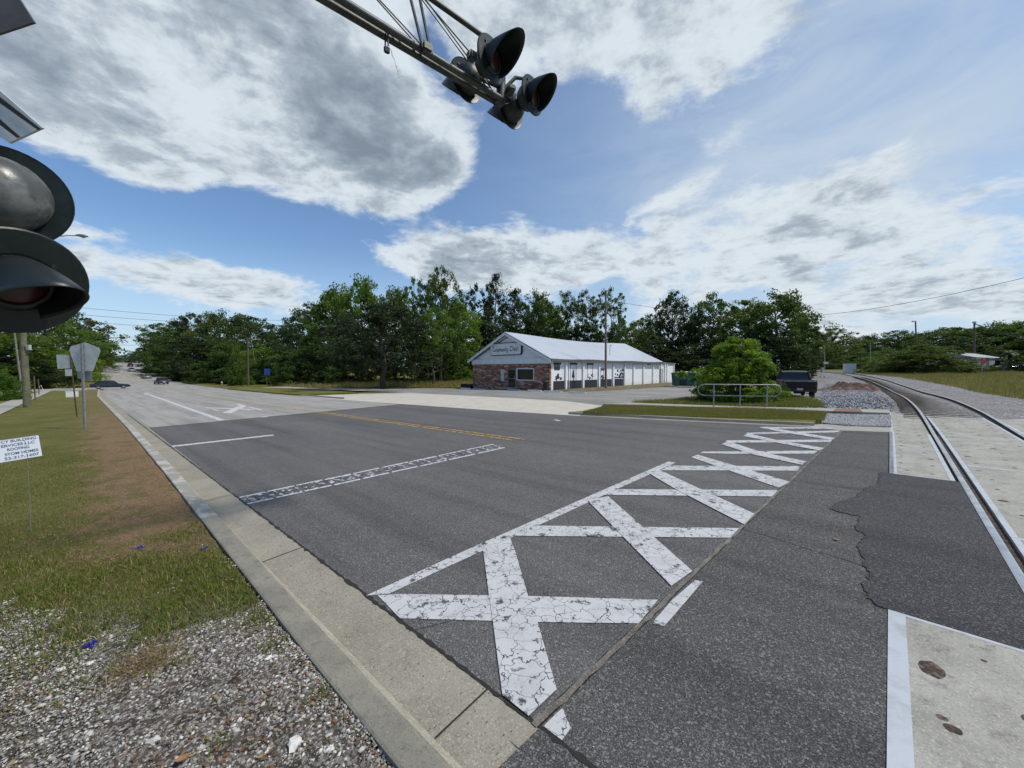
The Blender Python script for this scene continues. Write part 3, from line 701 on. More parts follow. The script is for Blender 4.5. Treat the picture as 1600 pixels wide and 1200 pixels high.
# ---- concrete crossing panels framed in steel
def holes_for(s0, s1, o0, o1, seed):
    r_ = random.Random(seed); out = []
    L_ = s1-s0; W_ = o1-o0; nlong = max(2, int(L_/.62))
    for i in range(nlong):
        for j in ((.25, .72) if W_ < 1 else (.15, .5, .85)):
            out.append((s0+L_*(i+.5)/nlong+r_.uniform(-.06, .06), o0+W_*j+r_.uniform(-.04, .04), r_.choice([.022, .028, .028, .045]), r_.random()))
    return out
def panel(s0, s1, o0, o1, label, seed, edges, holes=None):
    root = empty('crossing_panel', tp((s0+s1)/2, (o0+o1)/2), 0, label, 'crossing panel', 'concrete panels between and beside the rails')
    hs = holes if holes is not None else holes_for(s0, s1, o0, o1, seed)
    seg = frange(s0, s1, .5)
    v = []; f = []
    for i, s_ in enumerate(seg):
        v += [tp(s_, o0, -.16), tp(s_, o0, .004), tp(s_, o1, .004), tp(s_, o1, -.16)]
    for i in range(len(seg)-1):
        for k in range(3): a = i*4+k; f.append((a, a+1, a+5, a+4))
    n_ = len(seg)-1; f += [(0, 1, 2, 3), (n_*4+3, n_*4+2, n_*4+1, n_*4)]
    mb = MB(); mb.add(v, f); slab = mb.build('slab', C_PANEL); world_child(slab, root)
    mb = MB(); e = .055
    for ed in edges:
        if ed == 'l': a = [(s_, o0-.004, o0+e) for s_ in seg]
        elif ed == 'r': a = [(s_, o1-e, o1+.004) for s_ in seg]
        elif ed == 'L': a = [(s_, o0-.004, o0+e*1.7) for s_ in seg]
        elif ed == 'f': a = [(s1-e*.6, o0, o1), (s1+.004, o0, o1)]
        elif ed == 'n': a = [(s0-.004, o0, o1), (s0+e*.6, o0, o1)]
        dz = .0075 if ed in 'lrL' else .006
        v = []
        for (s_, p0, p1) in a: v += [tp(s_, p0, -.05), tp(s_, p0, dz), tp(s_, p1, dz), tp(s_, p1, -.05)]
        f = [(i*4+k, i*4+k+1, i*4+k+5, i*4+k+4) for i in range(len(a)-1) for k in range(3)]; m2_ = len(a)-1
        f += [(0, 1, 2, 3), (m2_*4+3, m2_*4+2, m2_*4+1, m2_*4)]
        mb.add(v, f)
    fr = mb.build('steel_edge', M_WEDGE); world_child(fr, root)
    for (s_, o_, rad, q_) in hs:
        rad *= .95
        v = [tp(s_+math.cos(t_*.3927)*rad*(1+.5*q_+.16*math.sin(t_*1.9+s_*9)), o_+math.sin(t_*.3927)*rad*(1.4-.4*q_), .0055) for t_ in range(16)]
        h_ = MB().add(v, [tuple(range(16))]).build('bolt_recess', M_HOLE); world_child(h_, root)
        if rad > .02 and s0 < 9:
            v = [tp(s_+math.cos(t_*.785)*rad*.45, o_+math.sin(t_*.785)*rad*.45, .0065) for t_ in range(8)]
            b_ = MB().add(v, [tuple(range(8))]).build('bolt_head', M_RUST); world_child(b_, h_)
    return root
E0, E1 = -.885, -.115
panel(1.2, 4.27, E0, E1, 'pale concrete panel at the bottom right corner of the photo', 1, 'Lnf',
      [(3.62, E0+.20, .062, .9), (3.10, E0+.25, .030, .3), (3.16, E0+.215, .02, .2), (3.46, E0+.56, .03, .6), (2.72, E0+.62, .03, .5), (2.3, E0+.3, .03, .2), (3.95, E0+.45, .012, .1), (1.9, E0+.6, .03, .2)])
panel(9.56, 12.55, E0, E1, 'nearer concrete panel left of the rails beyond the dark patch', 2, 'Llrnf')
panel(12.56, 15.2, E0, E1, 'concrete panel left of the rails before the sidewalk', 3, 'Llrnf')
panel(15.21, 21.0, E0+.02, E1, 'far worn concrete panel left of the rails on the sidewalk line', 4, 'lf')
gl = ['concrete panel between the rails at the right edge beside the dark patch', 'third farthest concrete panel between the rails', 'second farthest concrete panel between the rails', 'farthest concrete panel between the rails']
for i, (a, b) in enumerate(((2.6, 6.9), (6.91, 11.1), (11.11, 15.3), (15.31, 20.4))):
    panel(a, b, .085, GA-.08, gl[i], 10+i, 'lrnf')
for i, (a, b) in enumerate(((11.11, 16.0), (16.01, 20.8))):
    panel(a, b, GA+.115, GA+2.1, ['nearer concrete panel beyond the right rail', 'far concrete panel beyond the right rail'][i], 20+i, 'lrnf')
# ================================================================== NEAR VERGE: stones, grass, litter
def mass(name, V_, F_, mats, mi=None, smooth=False, kind='stuff', label=None, cat=None):
    me = bpy.data.meshes.new(name); nv = len(V_); nf, k_ = F_.shape
    me.vertices.add(nv); me.vertices.foreach_set('co', V_.astype(np.float32).ravel())
    me.loops.add(nf*k_); me.loops.foreach_set('vertex_index', F_.astype(np.int32).ravel())
    me.polygons.add(nf); me.polygons.foreach_set('loop_start', np.arange(0, nf*k_, k_, dtype=np.int32))
    if mi is not None: me.polygons.foreach_set('material_index', mi.astype(np.int32))
    me.update(calc_edges=True)
    o = link(name, me, mats, None, smooth); return tag(o, label, cat, None, kind)
RG = np.random.default_rng(7)
Un, Nn = np.array([U.x, U.y]), np.array([NV.x, NV.y])
def vz_np(s, n):
    kh_ = .030+.105*np.clip((s-3)/7, 0, 1)
    return kh_-.027+.012*np.sin(s*5.1+n*3.3)*np.sin(n*4.7-s*1.9)+.006*np.sin(s*17)*np.sin(n*15+s*3)
def vnoise(s, n, sc, seed):
    r_ = np.random.default_rng(seed); out = np.zeros_like(s)
    for k_ in range(7):
        a, b, c_ = r_.uniform(-1, 1, 3); out += np.sin((s*a+n*b)*sc*(1+.35*k_)+c_*9)/(1+.25*k_)
    return out/3.2
def ground_pos(s, n, dz=0):
    xy = s[:, None]*Un+n[:, None]*Nn
    return np.column_stack([xy, .0215*xy[:, 0]+vz_np(s, n)+dz])
def grav_mask(s, n):       # 1 = gravel, 0 = lawn
    q = s+vnoise(s, n, 2.6, 3)*1.15+vnoise(s, n, 7.5, 13)*.35+.9*n
    return q < 4.9
# stones (deformed octahedra)
N_ = 140000
s = RG.uniform(-1.2, 5.6, N_); n = 1.0-np.abs(RG.uniform(0, 1, N_)**1.25)*4.2
k = grav_mask(s, n); keep = (k & (RG.random(N_) < .96)) | (~k & (RG.random(N_) < .05)); near = vnoise(s, n, 4, 9) > -.9
s, n = s[keep & near], n[keep & near]; N_ = len(s)
base = np.array([[1,0,0],[-1,0,0],[0,1,0],[0,-1,0],[0,0,1],[0,0,-1],[.6,.6,.5],[-.6,-.6,.4]], float)
tri = np.array([[0,6,4],[6,2,4],[2,1,4],[1,7,4],[7,3,4],[3,0,4],[0,5,2],[2,5,1],[1,5,3],[3,5,0],[0,2,6],[1,3,7]])
def stones(s, n, size, name, mats, weights, label=None, seedf=None):
    N_ = len(s); r_ = size*np.exp(RG.normal(0, .35, N_)); r_ = np.minimum(r_, size*2.6)
    V = base[None]*(1+RG.normal(0, .22, (N_, 8, 3))); V *= np.stack([r_*RG.uniform(.7, 1.4, N_), r_*RG.uniform(.6, 1.1, N_), r_*RG.uniform(.45, .75, N_)], 1)[:, None]
    a = RG.uniform(0, 6.28, N_); c_, d_ = np.cos(a), np.sin(a)
    X = V[..., 0]*c_[:, None]-V[..., 1]*d_[:, None]; Y = V[..., 0]*d_[:, None]+V[..., 1]*c_[:, None]
    P_ = ground_pos(s, n, 0); V = np.stack([X+P_[:, :1], Y+P_[:, 1:2], V[..., 2]+P_[:, 2:3]+(r_*.3)[:, None]], -1)
    Fa = (tri[None]+8*np.arange(N_)[:, None, None]).reshape(-1, 3)
    mi = np.repeat(RG.choice(len(mats), N_, p=weights), len(tri))
    return mass(name, V.reshape(-1, 3), Fa, mats, mi, label=label, cat='gravel')
SM = [mat('stone', c_, .85, 0, lambda t, b: t.put(b.inputs['Normal'], t.bump(t.noise(t.pos(), 160, 3), .3, .003))) for c_ in ((.46, .44, .40), (.27, .26, .235), (.13, .12, .105), (.24, .18, .12), (.60, .58, .54))]
stones(s, n, .0074, 'gravel', SM, [.26, .34, .24, .11, .05], 'loose pale gravel beside the kerb in the bottom left corner')
# a few big stones lying on top: things of their own
def rock(px, py, r_, label, m_=4, flat=.45):
    rr = random.Random(int(px+py)); bm = bmesh.new(); bmesh.ops.create_icosphere(bm, subdivisions=2, radius=r_)
    for v_ in bm.verts:
        d_ = v_.co.normalized(); q = 1+.28*math.sin(d_.x*5+px)+.22*math.cos(d_.y*6+py)+rr.uniform(-.07, .07)
        v_.co = Vector((v_.co.x*q*1.2, v_.co.y*q*.85, v_.co.z*flat*q))
    me = bpy.data.meshes.new('rock'); bm.to_mesh(me); bm.free(); o = link('rock', me, SM[m_]); g = gp(px, py, .04); sn_ = (Vector(g).dot(U.xy), Vector(g).dot(NV.xy))
    o.location = rp(sn_[0], sn_[1], vz(*sn_)+r_*.22); o.rotation_euler = (0, 0, rr.uniform(0, 3)); tag(o, label, 'rock', 'larger stones lying on the gravel'); return o
rock(460, 1153, .040, 'largest white rock on the gravel near the bottom edge'); rock(516, 1161, .020, 'small white rock just right of the largest white rock')
rock(240, 1153, .028, 'oval pale rock on the gravel left of the largest white rock', 0); rock(420, 1024, .020, 'flat whitish stone close to the kerb back edge', 4)
rock(140, 1030, .024, 'chalky white stone beside the nearest blue scrap', 4); rock(95, 1040, .022, 'long pale stone left of the nearest blue scrap', 4)
rock(374, 1116, .013, 'small white stone in the middle of the gravel', 4); rock(417, 1163, .011, 'little white pebble left of the largest white rock', 4)
# grass: tapering bent blades as single triangles
def blades(s, n, hgt, wid, name, mats, wts, label, lean=.6):
    N_ = len(s); P_ = ground_pos(s, n, -.004); h_ = hgt*RG.uniform(.5, 1.25, N_); a = RG.uniform(0, 6.28, N_)
    d_ = np.column_stack([np.cos(a), np.sin(a)]); w_ = wid*RG.uniform(.6, 1.3, N_); l_ = RG.uniform(.1, lean*1.6, N_)*h_; b_ = RG.uniform(0, 6.28, N_)
    ld = np.column_stack([np.cos(b_), np.sin(b_)])
    V = np.zeros((N_, 5, 3)); V[:] = P_[:, None]
    V[:, 0, :2] -= d_*w_[:, None]/2; V[:, 1, :2] += d_*w_[:, None]/2
    V[:, 2, :2] += ld*(l_*.35)[:, None]+d_*w_[:, None]*.35; V[:, 2, 2] += h_*.6
    V[:, 3, :2] += ld*(l_*.35)[:, None]-d_*w_[:, None]*.35; V[:, 3, 2] += h_*.6
    V[:, 4, :2] += ld*l_[:, None]; V[:, 4, 2] += h_*.92
    i = 5*np.arange(N_)[:, None]
    F_ = np.concatenate([i+np.array([[0, 1, 2]]), i+np.array([[0, 2, 3]]), i+np.array([[3, 2, 4]])], 0)
    mi = np.tile(RG.choice(len(mats), N_, p=wts), 3)
    return mass(name, V.reshape(-1, 3), F_, mats, mi, label=label, cat='grass')
def leafm(c_, tr=.35, rough=.6):
    m_ = bpy.data.materials.new('blade'); m_.use_nodes = True; t = NT(m_.node_tree); b = m_.node_tree.nodes['Principled BSDF']
    b.inputs['Base Color'].default_value = (*c_, 1); b.inputs['Roughness'].default_value = rough; b.inputs['Specular IOR Level'].default_value = .25
    tl = t.node('ShaderNodeBsdfTranslucent'); tl.inputs[0].default_value = (c_[0]*1.3, c_[1]*1.35, c_[2]*.8, 1); mx = t.node('ShaderNodeMixShader'); mx.inputs[0].default_value = tr
    t.l.new(b.outputs[0], mx.inputs[1]); t.l.new(tl.outputs[0], mx.inputs[2]); t.l.new(mx.outputs[0], m_.node_tree.nodes['Material Output'].inputs[0]); return m_
GM = [leafm((.125, .18, .028)), leafm((.19, .205, .045)), leafm((.28, .23, .095)), leafm((.31, .22, .12), .1), leafm((.07, .105, .02)), leafm((.16, .09, .05), .1)]
def region(N_, s0, s1, n0, n1): return RG.uniform(s0, s1, N_), RG.uniform(n0, n1, N_)
def dist_thin(s, n, k_):   # fewer blades with distance
    d_ = np.sqrt(s**2+n**2); return RG.random(len(s)) < np.clip((k_/np.maximum(d_, .1))**1.6, 0, 1)
def brown_np(s, n): return (n+vnoise(s, n, 2.2, 5)*.6+vnoise(s, n, 6.5, 6)*.4 > -.02) & (s > 5.2)
s, n = region(360000, 1.6, 17, -7.0, .97); m_ = ~grav_mask(s, n) & dist_thin(s, n, 5.0) & ~brown_np(s, n)
blades(s[m_], n[m_], .040, .0055, 'lawn_grass', GM, [.24, .30, .22, .10, .12, .02], 'short mown grass on the verge left of the kerb')
s, n = region(120000, 3.6, 15, -1.6, .98); m_ = brown_np(s, n) & dist_thin(s, n, 4.2)
blades(s[m_], n[m_], .022, .006, 'dry_thatch', GM, [.02, .08, .24, .34, .04, .28], 'dead brown thatch along the back of the kerb', lean=1.6)
# green weeds in clumps on the gravel
cs, cn = [], []
for (px, py, rad, cnt) in ((300, 940, .16, 900), (250, 960, .14, 600), (345, 880, .20, 1300), (370, 905, .16, 900), (290, 900, .12, 500), (110, 915, .22, 1200), (60, 950, .2, 900), (160, 905, .14, 500), (240, 990, .10, 400), (135, 1000, .12, 350), (60, 1040, .12, 200), (210, 885, .10, 300), (400, 970, .09, 250), (280, 1038, .05, 60), (330, 830, .16, 700), (270, 845, .14, 500), (340, 1165, .035, 40), (420, 965, .08, 160), (260, 890, .16, 500), (190, 940, .2, 350), (320, 960, .2, 900), (220, 900, .3, 1200), (380, 935, .12, 700), (90, 990, .25, 700), (150, 1060, .18, 260), (30, 900, .3, 900), (430, 1010, .06, 120), (500, 1090, .05, 60)):
    g = Vector(gp(px, py)); s0, n0 = g.dot(U.xy), g.dot(NV.xy)
    cs.append(s0+RG.normal(0, rad, cnt)); cn.append(np.minimum(n0+RG.normal(0, rad, cnt), .985))
s, n = np.concatenate(cs), np.concatenate(cn); m_ = n < .985
blades(s[m_], n[m_], .060, .0062, 'weeds', GM, [.42, .25, .12, .05, .14, .02], 'green weeds growing through the gravel beside the kerb')
# dead straw tuft
g = Vector(gp(230, 1040)); s0, n0 = g.dot(U.xy), g.dot(NV.xy)
blades(s0+RG.normal(0, .09, 500), n0+RG.normal(0, .09, 500), .07, .005, 'straw_tuft', GM, [0, .05, .3, .35, 0, .3], 'tuft of dead brown straw on the gravel', lean=1.8)
# fallen leaves and crumbs
def flakes(N_, s, n, size, mats, name, label, dz=.016):
    P_ = ground_pos(s, n, dz); a = RG.uniform(0, 6.28, N_); r_ = size*RG.uniform(.5, 1.5, N_)
    V = np.zeros((N_, 6, 3))
    for k_ in range(6):
        t_ = a+k_*1.0472; q = r_*(1 if k_ % 3 else 1.7); V[:, k_, 0] = P_[:, 0]+np.cos(t_)*q; V[:, k_, 1] = P_[:, 1]+np.sin(t_)*q; V[:, k_, 2] = P_[:, 2]+RG.uniform(-.3, .5, N_)*r_
    F_ = (np.array([[0, 1, 2], [0, 2, 3], [0, 3, 4], [0, 4, 5]])[None]+6*np.arange(N_)[:, None, None]).reshape(-1, 3)
    return mass(name, V.reshape(-1, 3), F_, mats, np.repeat(RG.integers(0, len(mats), N_), 4), label=label, cat='leaves')
s, n = region(9000, -.8, 6.0, -3.0, .98); m_ = (vnoise(s, n, 3, 21) > .1); s, n = s[m_], n[m_]
flakes(len(s), s, n, .007, [GM[3], GM[5], mat('leaf', (.16, .07, .03), .8), mat('leaf', (.09, .06, .04), .8)], 'leaf_litter', 'brown leaf crumbs scattered over the gravel')
s = RG.uniform(-1, 5, 700); n = np.full(700, .975)-np.abs(RG.normal(0, .02, 700)); flakes(700, s, n, .008, [GM[5], GM[4], mat('leaf', (.05, .04, .03), .8)], 'edge_litter', 'dark leaf crumbs caught along the kerb back', .004)
def litter(px, py, r_, label, m_):
    rr = random.Random(px); bm = bmesh.new(); bmesh.ops.create_grid(bm, x_segments=9, y_segments=7, size=r_)
    for v_ in bm.verts:
        v_.co.z = abs(math.sin(v_.co.x*95+px)*math.cos(v_.co.y*80+py))*r_*.8+rr.uniform(0, .28)*r_
        q = .75+.35*math.sin(math.atan2(v_.co.y, v_.co.x)*3+px); v_.co.x *= q*1.25; v_.co.y *= q*.8
    me = bpy.data.meshes.new('plastic_scrap'); bm.to_mesh(me); bm.free(); o = link('plastic_scrap', me, m_, None)
    g = Vector(gp(px, py, .05)); sn_ = (g.dot(U.xy), g.dot(NV.xy)); o.location = rp(*sn_, vz(*sn_)+.012); o.rotation_euler = (.2, -.15, rr.uniform(0, 3))
    md = o.modifiers.new('thick', 'SOLIDIFY'); md.thickness = .0015
    return tag(o, label, 'litter', 'blue scraps lying in the verge')
M_BLU = mat('blue_plastic', (.022, .03, .28), .45)
litter(142, 1003, .034, 'nearest crumpled blue plastic scrap on the gravel', M_BLU); litter(218, 858, .030, 'left of the two small blue scraps in the grass', M_BLU); litter(319, 859, .027, 'blue scrap in the grass close to the kerb', M_BLU)
# curled dry leaf at the bottom edge and one on the asphalt
def dry_leaf(loc, r_, label, rz):
    mb = MB(); 
    v = []
    for i in range(9):
        for j in range(7):
            x_ = (i/8-.5)*2; y_ = (j/6-.5)*2; wd = (1-abs(x_)**2.2)*.62; v.append((x_*r_, y_*wd*r_, (abs(y_)**1.6*.42*wd+.18*x_*x_)*r_+.003))
    f = [(i*7+j, (i+1)*7+j, (i+1)*7+j+1, i*7+j+1) for i in range(8) for j in range(6)]
    mb.add(v, f); o = mb.build('dry_leaf', mat('dry_leaf', (.34, .17, .05), .6, 0, lambda t, b: t.put(b.inputs['Base Color'], t.mix(t.noise(t.obj(), 40, 4), (.40, .21, .07), (.13, .06, .025)))), smooth=True)
    md = o.modifiers.new('thick', 'SOLIDIFY'); md.thickness = .001
    o.location = loc; o.rotation_euler = (0, 0, rz); tag(o, label, 'leaf')
g = Vector(gp(285, 1186, .04)); sn_ = (g.dot(U.xy), g.dot(NV.xy)); dry_leaf(rp(*sn_, vz(*sn_)+.022), .034, 'curled orange brown leaf on the gravel at the bottom edge', .5)
g = gp(1306, 844); dry_leaf((g[0], g[1], H(*g)+.004), .032, 'small tan leaf lying alone on the coarse asphalt', 1.2)
# crumbs and grit on the gutter pan
rr = np.random.default_rng(3); Ng = 420
s = rr.uniform(-1, 7, Ng); n = 1.24+rr.uniform(0, .41, Ng)**1.0; P_ = np.column_stack([s[:, None]*Un+n[:, None]*Nn, np.zeros(Ng)]); P_[:, 2] = .0215*P_[:, 0]-.012+(n-1.24)*.022
r_ = rr.uniform(.0015, .0045, Ng); V = base[None]*r_[:, None, None]*np.array([1.3, 1, .7]); V = V+P_[:, None]+np.array([0, 0, .002])
mass('gutter_grit', V.reshape(-1, 3), (tri[None]+8*np.arange(Ng)[:, None, None]).reshape(-1, 3), [SM[2], GM[5], SM[1], mat('red_chip', (.3, .05, .03), .8)], np.repeat(rr.choice(4, Ng, p=[.6, .15, .2, .05]), len(tri)), label='grit and crumbs lying in the gutter', cat='grit')
# ballast stones along the near part of the gravel yard
def rock_field(pix, N_, size, name, label, seed, dz=.05):
    rr = np.random.default_rng(seed); pts = np.array([gp(*p_) for p_ in pix]); lo, hi = pts.min(0), pts.max(0); Q = rr.uniform(lo, hi, (N_*3, 2)); ins = np.zeros(len(Q), bool)
    for (x1, y1), (x2, y2) in zip(pts, np.roll(pts, -1, 0)):
        c_ = ((y1 > Q[:, 1]) != (y2 > Q[:, 1])) & (Q[:, 0] < (x2-x1)*(Q[:, 1]-y1)/(y2-y1+1e-9)+x1); ins ^= c_
    Q = Q[ins][:N_]; N_ = len(Q); r_ = size*rr.uniform(.6, 1.5, N_)
    V = base[None]*(1+rr.normal(0, .2, (N_, 8, 3)))*r_[:, None, None]; hh = np.array([H(a, b) for a, b in Q]); V += np.column_stack([Q, hh+dz])[:, None]
    mass(name, V.reshape(-1, 3), (tri[None]+8*np.arange(N_)[:, None, None]).reshape(-1, 3), BM, np.repeat(rr.choice(3, N_, p=[.45, .4, .15]), len(tri)), label=label, cat='ballast')
BM = [mat('ballast_stone', (.30, .31, .33), .85), mat('ballast_stone', (.17, .175, .19), .85), mat('ballast_stone', (.40, .39, .37), .85)]
rock_field([(1296, 649), (1391, 650), (1391, 668), (1320, 665.5), (1284, 662)], 6500, .035, 'ballast_corner', 'grey ballast stones between the sidewalk and the far kerb', 5, .015)
rock_field([(1240, 640), (1392, 643), (1400, 632), (1350, 605), (1290, 600), (1280, 625)], 9000, .05, 'ballast_yard', 'grey ballast stones spread left of the curving rails', 6)
# ================================================================== RAILWAY SIGNAL (mast, cross boards, lamps, cantilever)
def face_mat(dx, dy, tilt=0):        # local +Y -> facing direction
    return Matrix.Rotation(math.atan2(-dx, dy), 4, 'Z') @ Matrix.Rotation(-tilt, 4, 'X')
sig = empty('railroad_crossing_signal', (-3.45, 2.25, H(-3.45, 2.25)), 0, 'dark green and black railroad crossing signal with lamps beside and over the road', 'railroad signal')
bpy.context.view_layer.update()
def lamp(loc, d, rad=.305, hood_len=.36, tilt=0, hs=1.0, hm=None):
    M_ = Matrix.Translation(Vector(loc)-sig.location) @ face_mat(*d, tilt)
    h_ = bpy.data.objects.new('signal_head', None); COL.objects.link(h_); h_.parent = sig; h_.matrix_basis = M_; h_.empty_display_size = .1
    mb = MB(); mb.lathe([(0, -.006), (rad-.012, -.006), (rad, -.012), (rad+.002, 0), (rad-.006, .008), (rad*.55, .006), (rad*.55, -.003), (0, -.003)], 48); mb.build('backboard', M_SIGBLK, h_, auto=.6)
    mb = MB(); mb.lathe([(a_*hs, b_*hs) for a_, b_ in [(.172, -.008), (.172, -.05), (.165, -.065), (.150, -.12), (.118, -.17), (.07, -.20), (0, -.21)]], 32)
    for k_ in range(4):
        a = math.pi/4+k_*math.pi/2; mb.cyl((math.cos(a)*.182, -.02, math.sin(a)*.182), (math.cos(a)*.182, .02, math.sin(a)*.182), .012, n=8)
    mb.box((0, -.06, .17), (.05, .05, .05)); mb.build('housing', hm or M_SIGGREY, h_, auto=.7)
    # hood: tunnel visor, long on top, cut back below
    v = []; f = []; nseg = 30
    for ring in range(7):
        for k_ in range(nseg+1):
            a = math.pi*(-.32)+(math.pi*1.64)*k_/nseg; top = (math.sin(a)+1)/2
            Ln = .03+hood_len*1.12*max(0, top)**1.15
            y_ = .008+Ln*ring/6; rr_ = .155+.012*ring/6
            v.append((math.cos(a)*rr_, y_, math.sin(a)*rr_-.05*(ring/6)**2))
    for ring in range(6):
        for k_ in range(nseg): a = ring*(nseg+1)+k_; f.append((a, a+1, a+nseg+2, a+nseg+1))
    o = MB().add(v, f).build('hood', M_BLACK, h_, smooth=True); md = o.modifiers.new('thick', 'SOLIDIFY'); md.thickness = .006
    MB().lathe([(0, .032), (.05, .030), (.10, .020), (.128, .008), (.13, -.002)], 32).build('lens', M_RED, h_, smooth=True)
    MB().lathe([(.128, .004), (.128, .016), (.150, .016), (.155, .004)], 32).build('lens_rim', M_SIGGREY, h_, smooth=True)
    return h_
# roadside pair of heads at the left edge
def rel(p): return Vector(p)-sig.location
L1 = gz(40, 441, 2.50); L2 = gz(24, 300, 2.96)
S_ = 2.24/L1.y; L1 = gz(27, 441, CAM_H+(L1.z-CAM_H)*S_)
L2 = Vector((gz(2, 306, 3.02).x, gz(2, 306, 3.02).y, 3.02))
lamp(L1, (.95, -.30), rad=.305, hood_len=.40, tilt=R(20)); lamp(L2, (-.62, .78), rad=.29, hs=1.22, hm=worn((.20, .205, .19), (.07, .075, .07), 3.5, .35, .1, .1, .42, .6))
mb = MB(); b0 = Vector((0, 0, 0))
mb.cyl((0, 0, 0), (0, 0, 5.65), .125, .115, 20); mb.cyl((0, 0, 0), (0, 0, .4), .15, .13, 20); mb.cyl((0, 0, 5.65), (0, 0, 5.75), .13, .05, 20)
mb.build('mast', M_GALV, sig, auto=.6)
mb = MB()
for L in (L1, L2):
    r_ = rel(L); z_ = r_.z
    mb.tube([(0, 0, z_+.02), (r_.x*.55, r_.y*.55, z_+.02), (r_.x-.08, r_.y, z_)], .032, 10)
mb.build('bracket', M_SIGGREY, sig, auto=.6)
# cross boards: only their right tips reach the picture
def board(pts, z_top_of, name, m_, th=.012):
    P_ = [rel(p) for p in pts]; n_ = (P_[1]-P_[0]).cross(P_[2]-P_[0]).normalized()*th; k_ = len(P_)
    mb = MB(); mb.add([p for p in P_]+[p+n_ for p in P_], [tuple(range(k_)), tuple(range(2*k_-1, k_-1, -1))]+[(i, (i+1) % k_, k_+(i+1) % k_, k_+i) for i in range(k_)]); return mb.build(name, m_, sig)
def cross_arm(cpx, cpy, Y, half, ang, name, stripes):
    # a 1.2 m board on the mast, turned towards the traffic, tip at the measured place
    d_ = Vector((math.cos(ang)*NV.x, math.cos(ang)*NV.y, math.sin(ang))); up = Vector((-math.sin(ang)*NV.x, -math.sin(ang)*NV.y, math.cos(ang)))
    a = ray(cpx, cpy); tip = Vector((a[0]*Y/a[1], Y, CAM_H+a[2]*Y/a[1])); w_ = .115
    pts = [tip+up*w_, tip-up*w_, tip-up*w_-d_*1.9, tip+up*w_-d_*1.9]
    board(pts, 0, name, M_SIGNBK)
    mb = MB(); nrm = d_.cross(up).normalized()
    for k_ in stripes:
        b_ = tip+up*(k_-.006)+nrm*.0135; c_ = tip+up*(k_+.006)+nrm*.0135
        mb.add([rel(q) for q in (b_, c_, c_-d_*1.9, b_-d_*1.9)], [(0, 1, 2, 3)]); mb.add([rel(q-nrm*.028) for q in (b_, c_, c_-d_*1.9, b_-d_*1.9)], [(0, 1, 2, 3)])
    mb.build('board_seam', M_RUB, sig)
def plate(px, name, m_, Z, th=.012, extend=900):
    P_ = [Vector((ray(*p)[0]*z_/ray(*p)[1], z_, CAM_H+ray(*p)[2]*z_/ray(*p)[1])) for p, z_ in zip(px, Z)]
    return board(P_, 0, name, m_, th)
M_BRN = worn((.09, .08, .075), (.13, .115, .11), 5, .6, .1, .1)
plate([(-260, -200), (-20, -80), (53, 34), (-10, 55), (-300, 80)], 'cross_board', M_BRN, [2.3, 2.3, 2.3, 2.3, 2.3])
plate([(-260, -30), (-2, 140), (66, 199), (14, 223), (-250, 60)], 'cross_board', M_SIGNBK, [2.28, 2.28, 2.28, 2.28, 2.28])
plate([(-200, 5), (-1, 151), (63, 201), (59, 203), (-200, 20)], 'board_seam', M_RUB, [2.272]*5, .003)
plate([(-200, 28), (-2, 185), (30, 213), (26, 215), (-200, 44)], 'board_seam', M_RUB, [2.272]*5, .003)
# cantilever truss
ZB = 5.45; ZT = 6.35
def ext(a, b, back, fwd=0): d_ = (b-a).normalized(); return a-d_*back, b+d_*fwd
c1a, c1b = gz(506, 0, ZB), gz(774, 159, ZB); c2a, c2b = gz(538, 0, ZB), gz(784, 155, ZB); t1a, t1b = gz(687, 0, ZT), gz(753, 55, ZT)
dr = (c1b-c1a).normalized()
c1s = c1a-dr*2.05; c2s = c2a-dr*2.0; t1s = t1b-dr*3.9
for (a, b, r_) in ((c1s, c1b, .037), (c2s, c2b, .037), (t1s, t1b+Vector((0, 0, 0)), .032)):
    MB().cyl(rel(a), rel(b), r_, n=14).build('boom_pipe', M_BOOM, sig, auto=.6)
# the top pipe ends in a bent piece that comes down to the lamp cluster
hub = gz(792, 148, 5.55)
MB().tube([rel(t1b), rel(t1b+dr*.12+Vector((0, 0, -.10))), rel(t1b.lerp(hub, .55)+Vector((0, 0, -.02))), rel(hub)], .026, 12).build('boom_end', M_BOOM, sig, auto=.6)
def rod(a, b, r_=.009): MB().cyl(rel(a), rel(b), r_, n=8).build('truss_rod', M_BOOM, sig, auto=.6)
n1_ = gz(660, 73, ZB); n2_ = gz(672, 78, ZB+.01)
topn = t1b-dr*.98
rod(n1_, topn+Vector((-.06, .0, .0)), .017); rod(n2_, topn+Vector((.05, 0, 0)), .017)
rod(gz(648, 66, ZB), t1b-dr*2.3, .007); rod(gz(662, 74, ZB), t1b-dr*2.36, .007)
rod(topn, gz(741, 90, ZB+.05), .008); rod(topn+Vector((.03, 0, 0)), gz(770, 142, ZB), .008); rod(topn+Vector((0, .03, 0)), gz(764, 141, ZB), .007)
for q_ in (2.35, 3.3): rod(c1b-dr*q_, t1b-dr*(q_+.1), .017)
MB().box(rel(n1_.lerp(n2_, .5))+Vector((0, 0, 0)), (.13, .10, .11), rz=.7).build('clamp', M_BOOM, sig, bevel=.02)
MB().box(rel(c1b.lerp(c2b, .5)), (.16, .12, .10), rz=.7).build('clamp', M_BOOM, sig, bevel=.02)
MB().box(rel(gz(737, 88, ZB+.08)), (.10, .10, .10), rz=.7).build('clamp', M_BOOM, sig, bevel=.02)
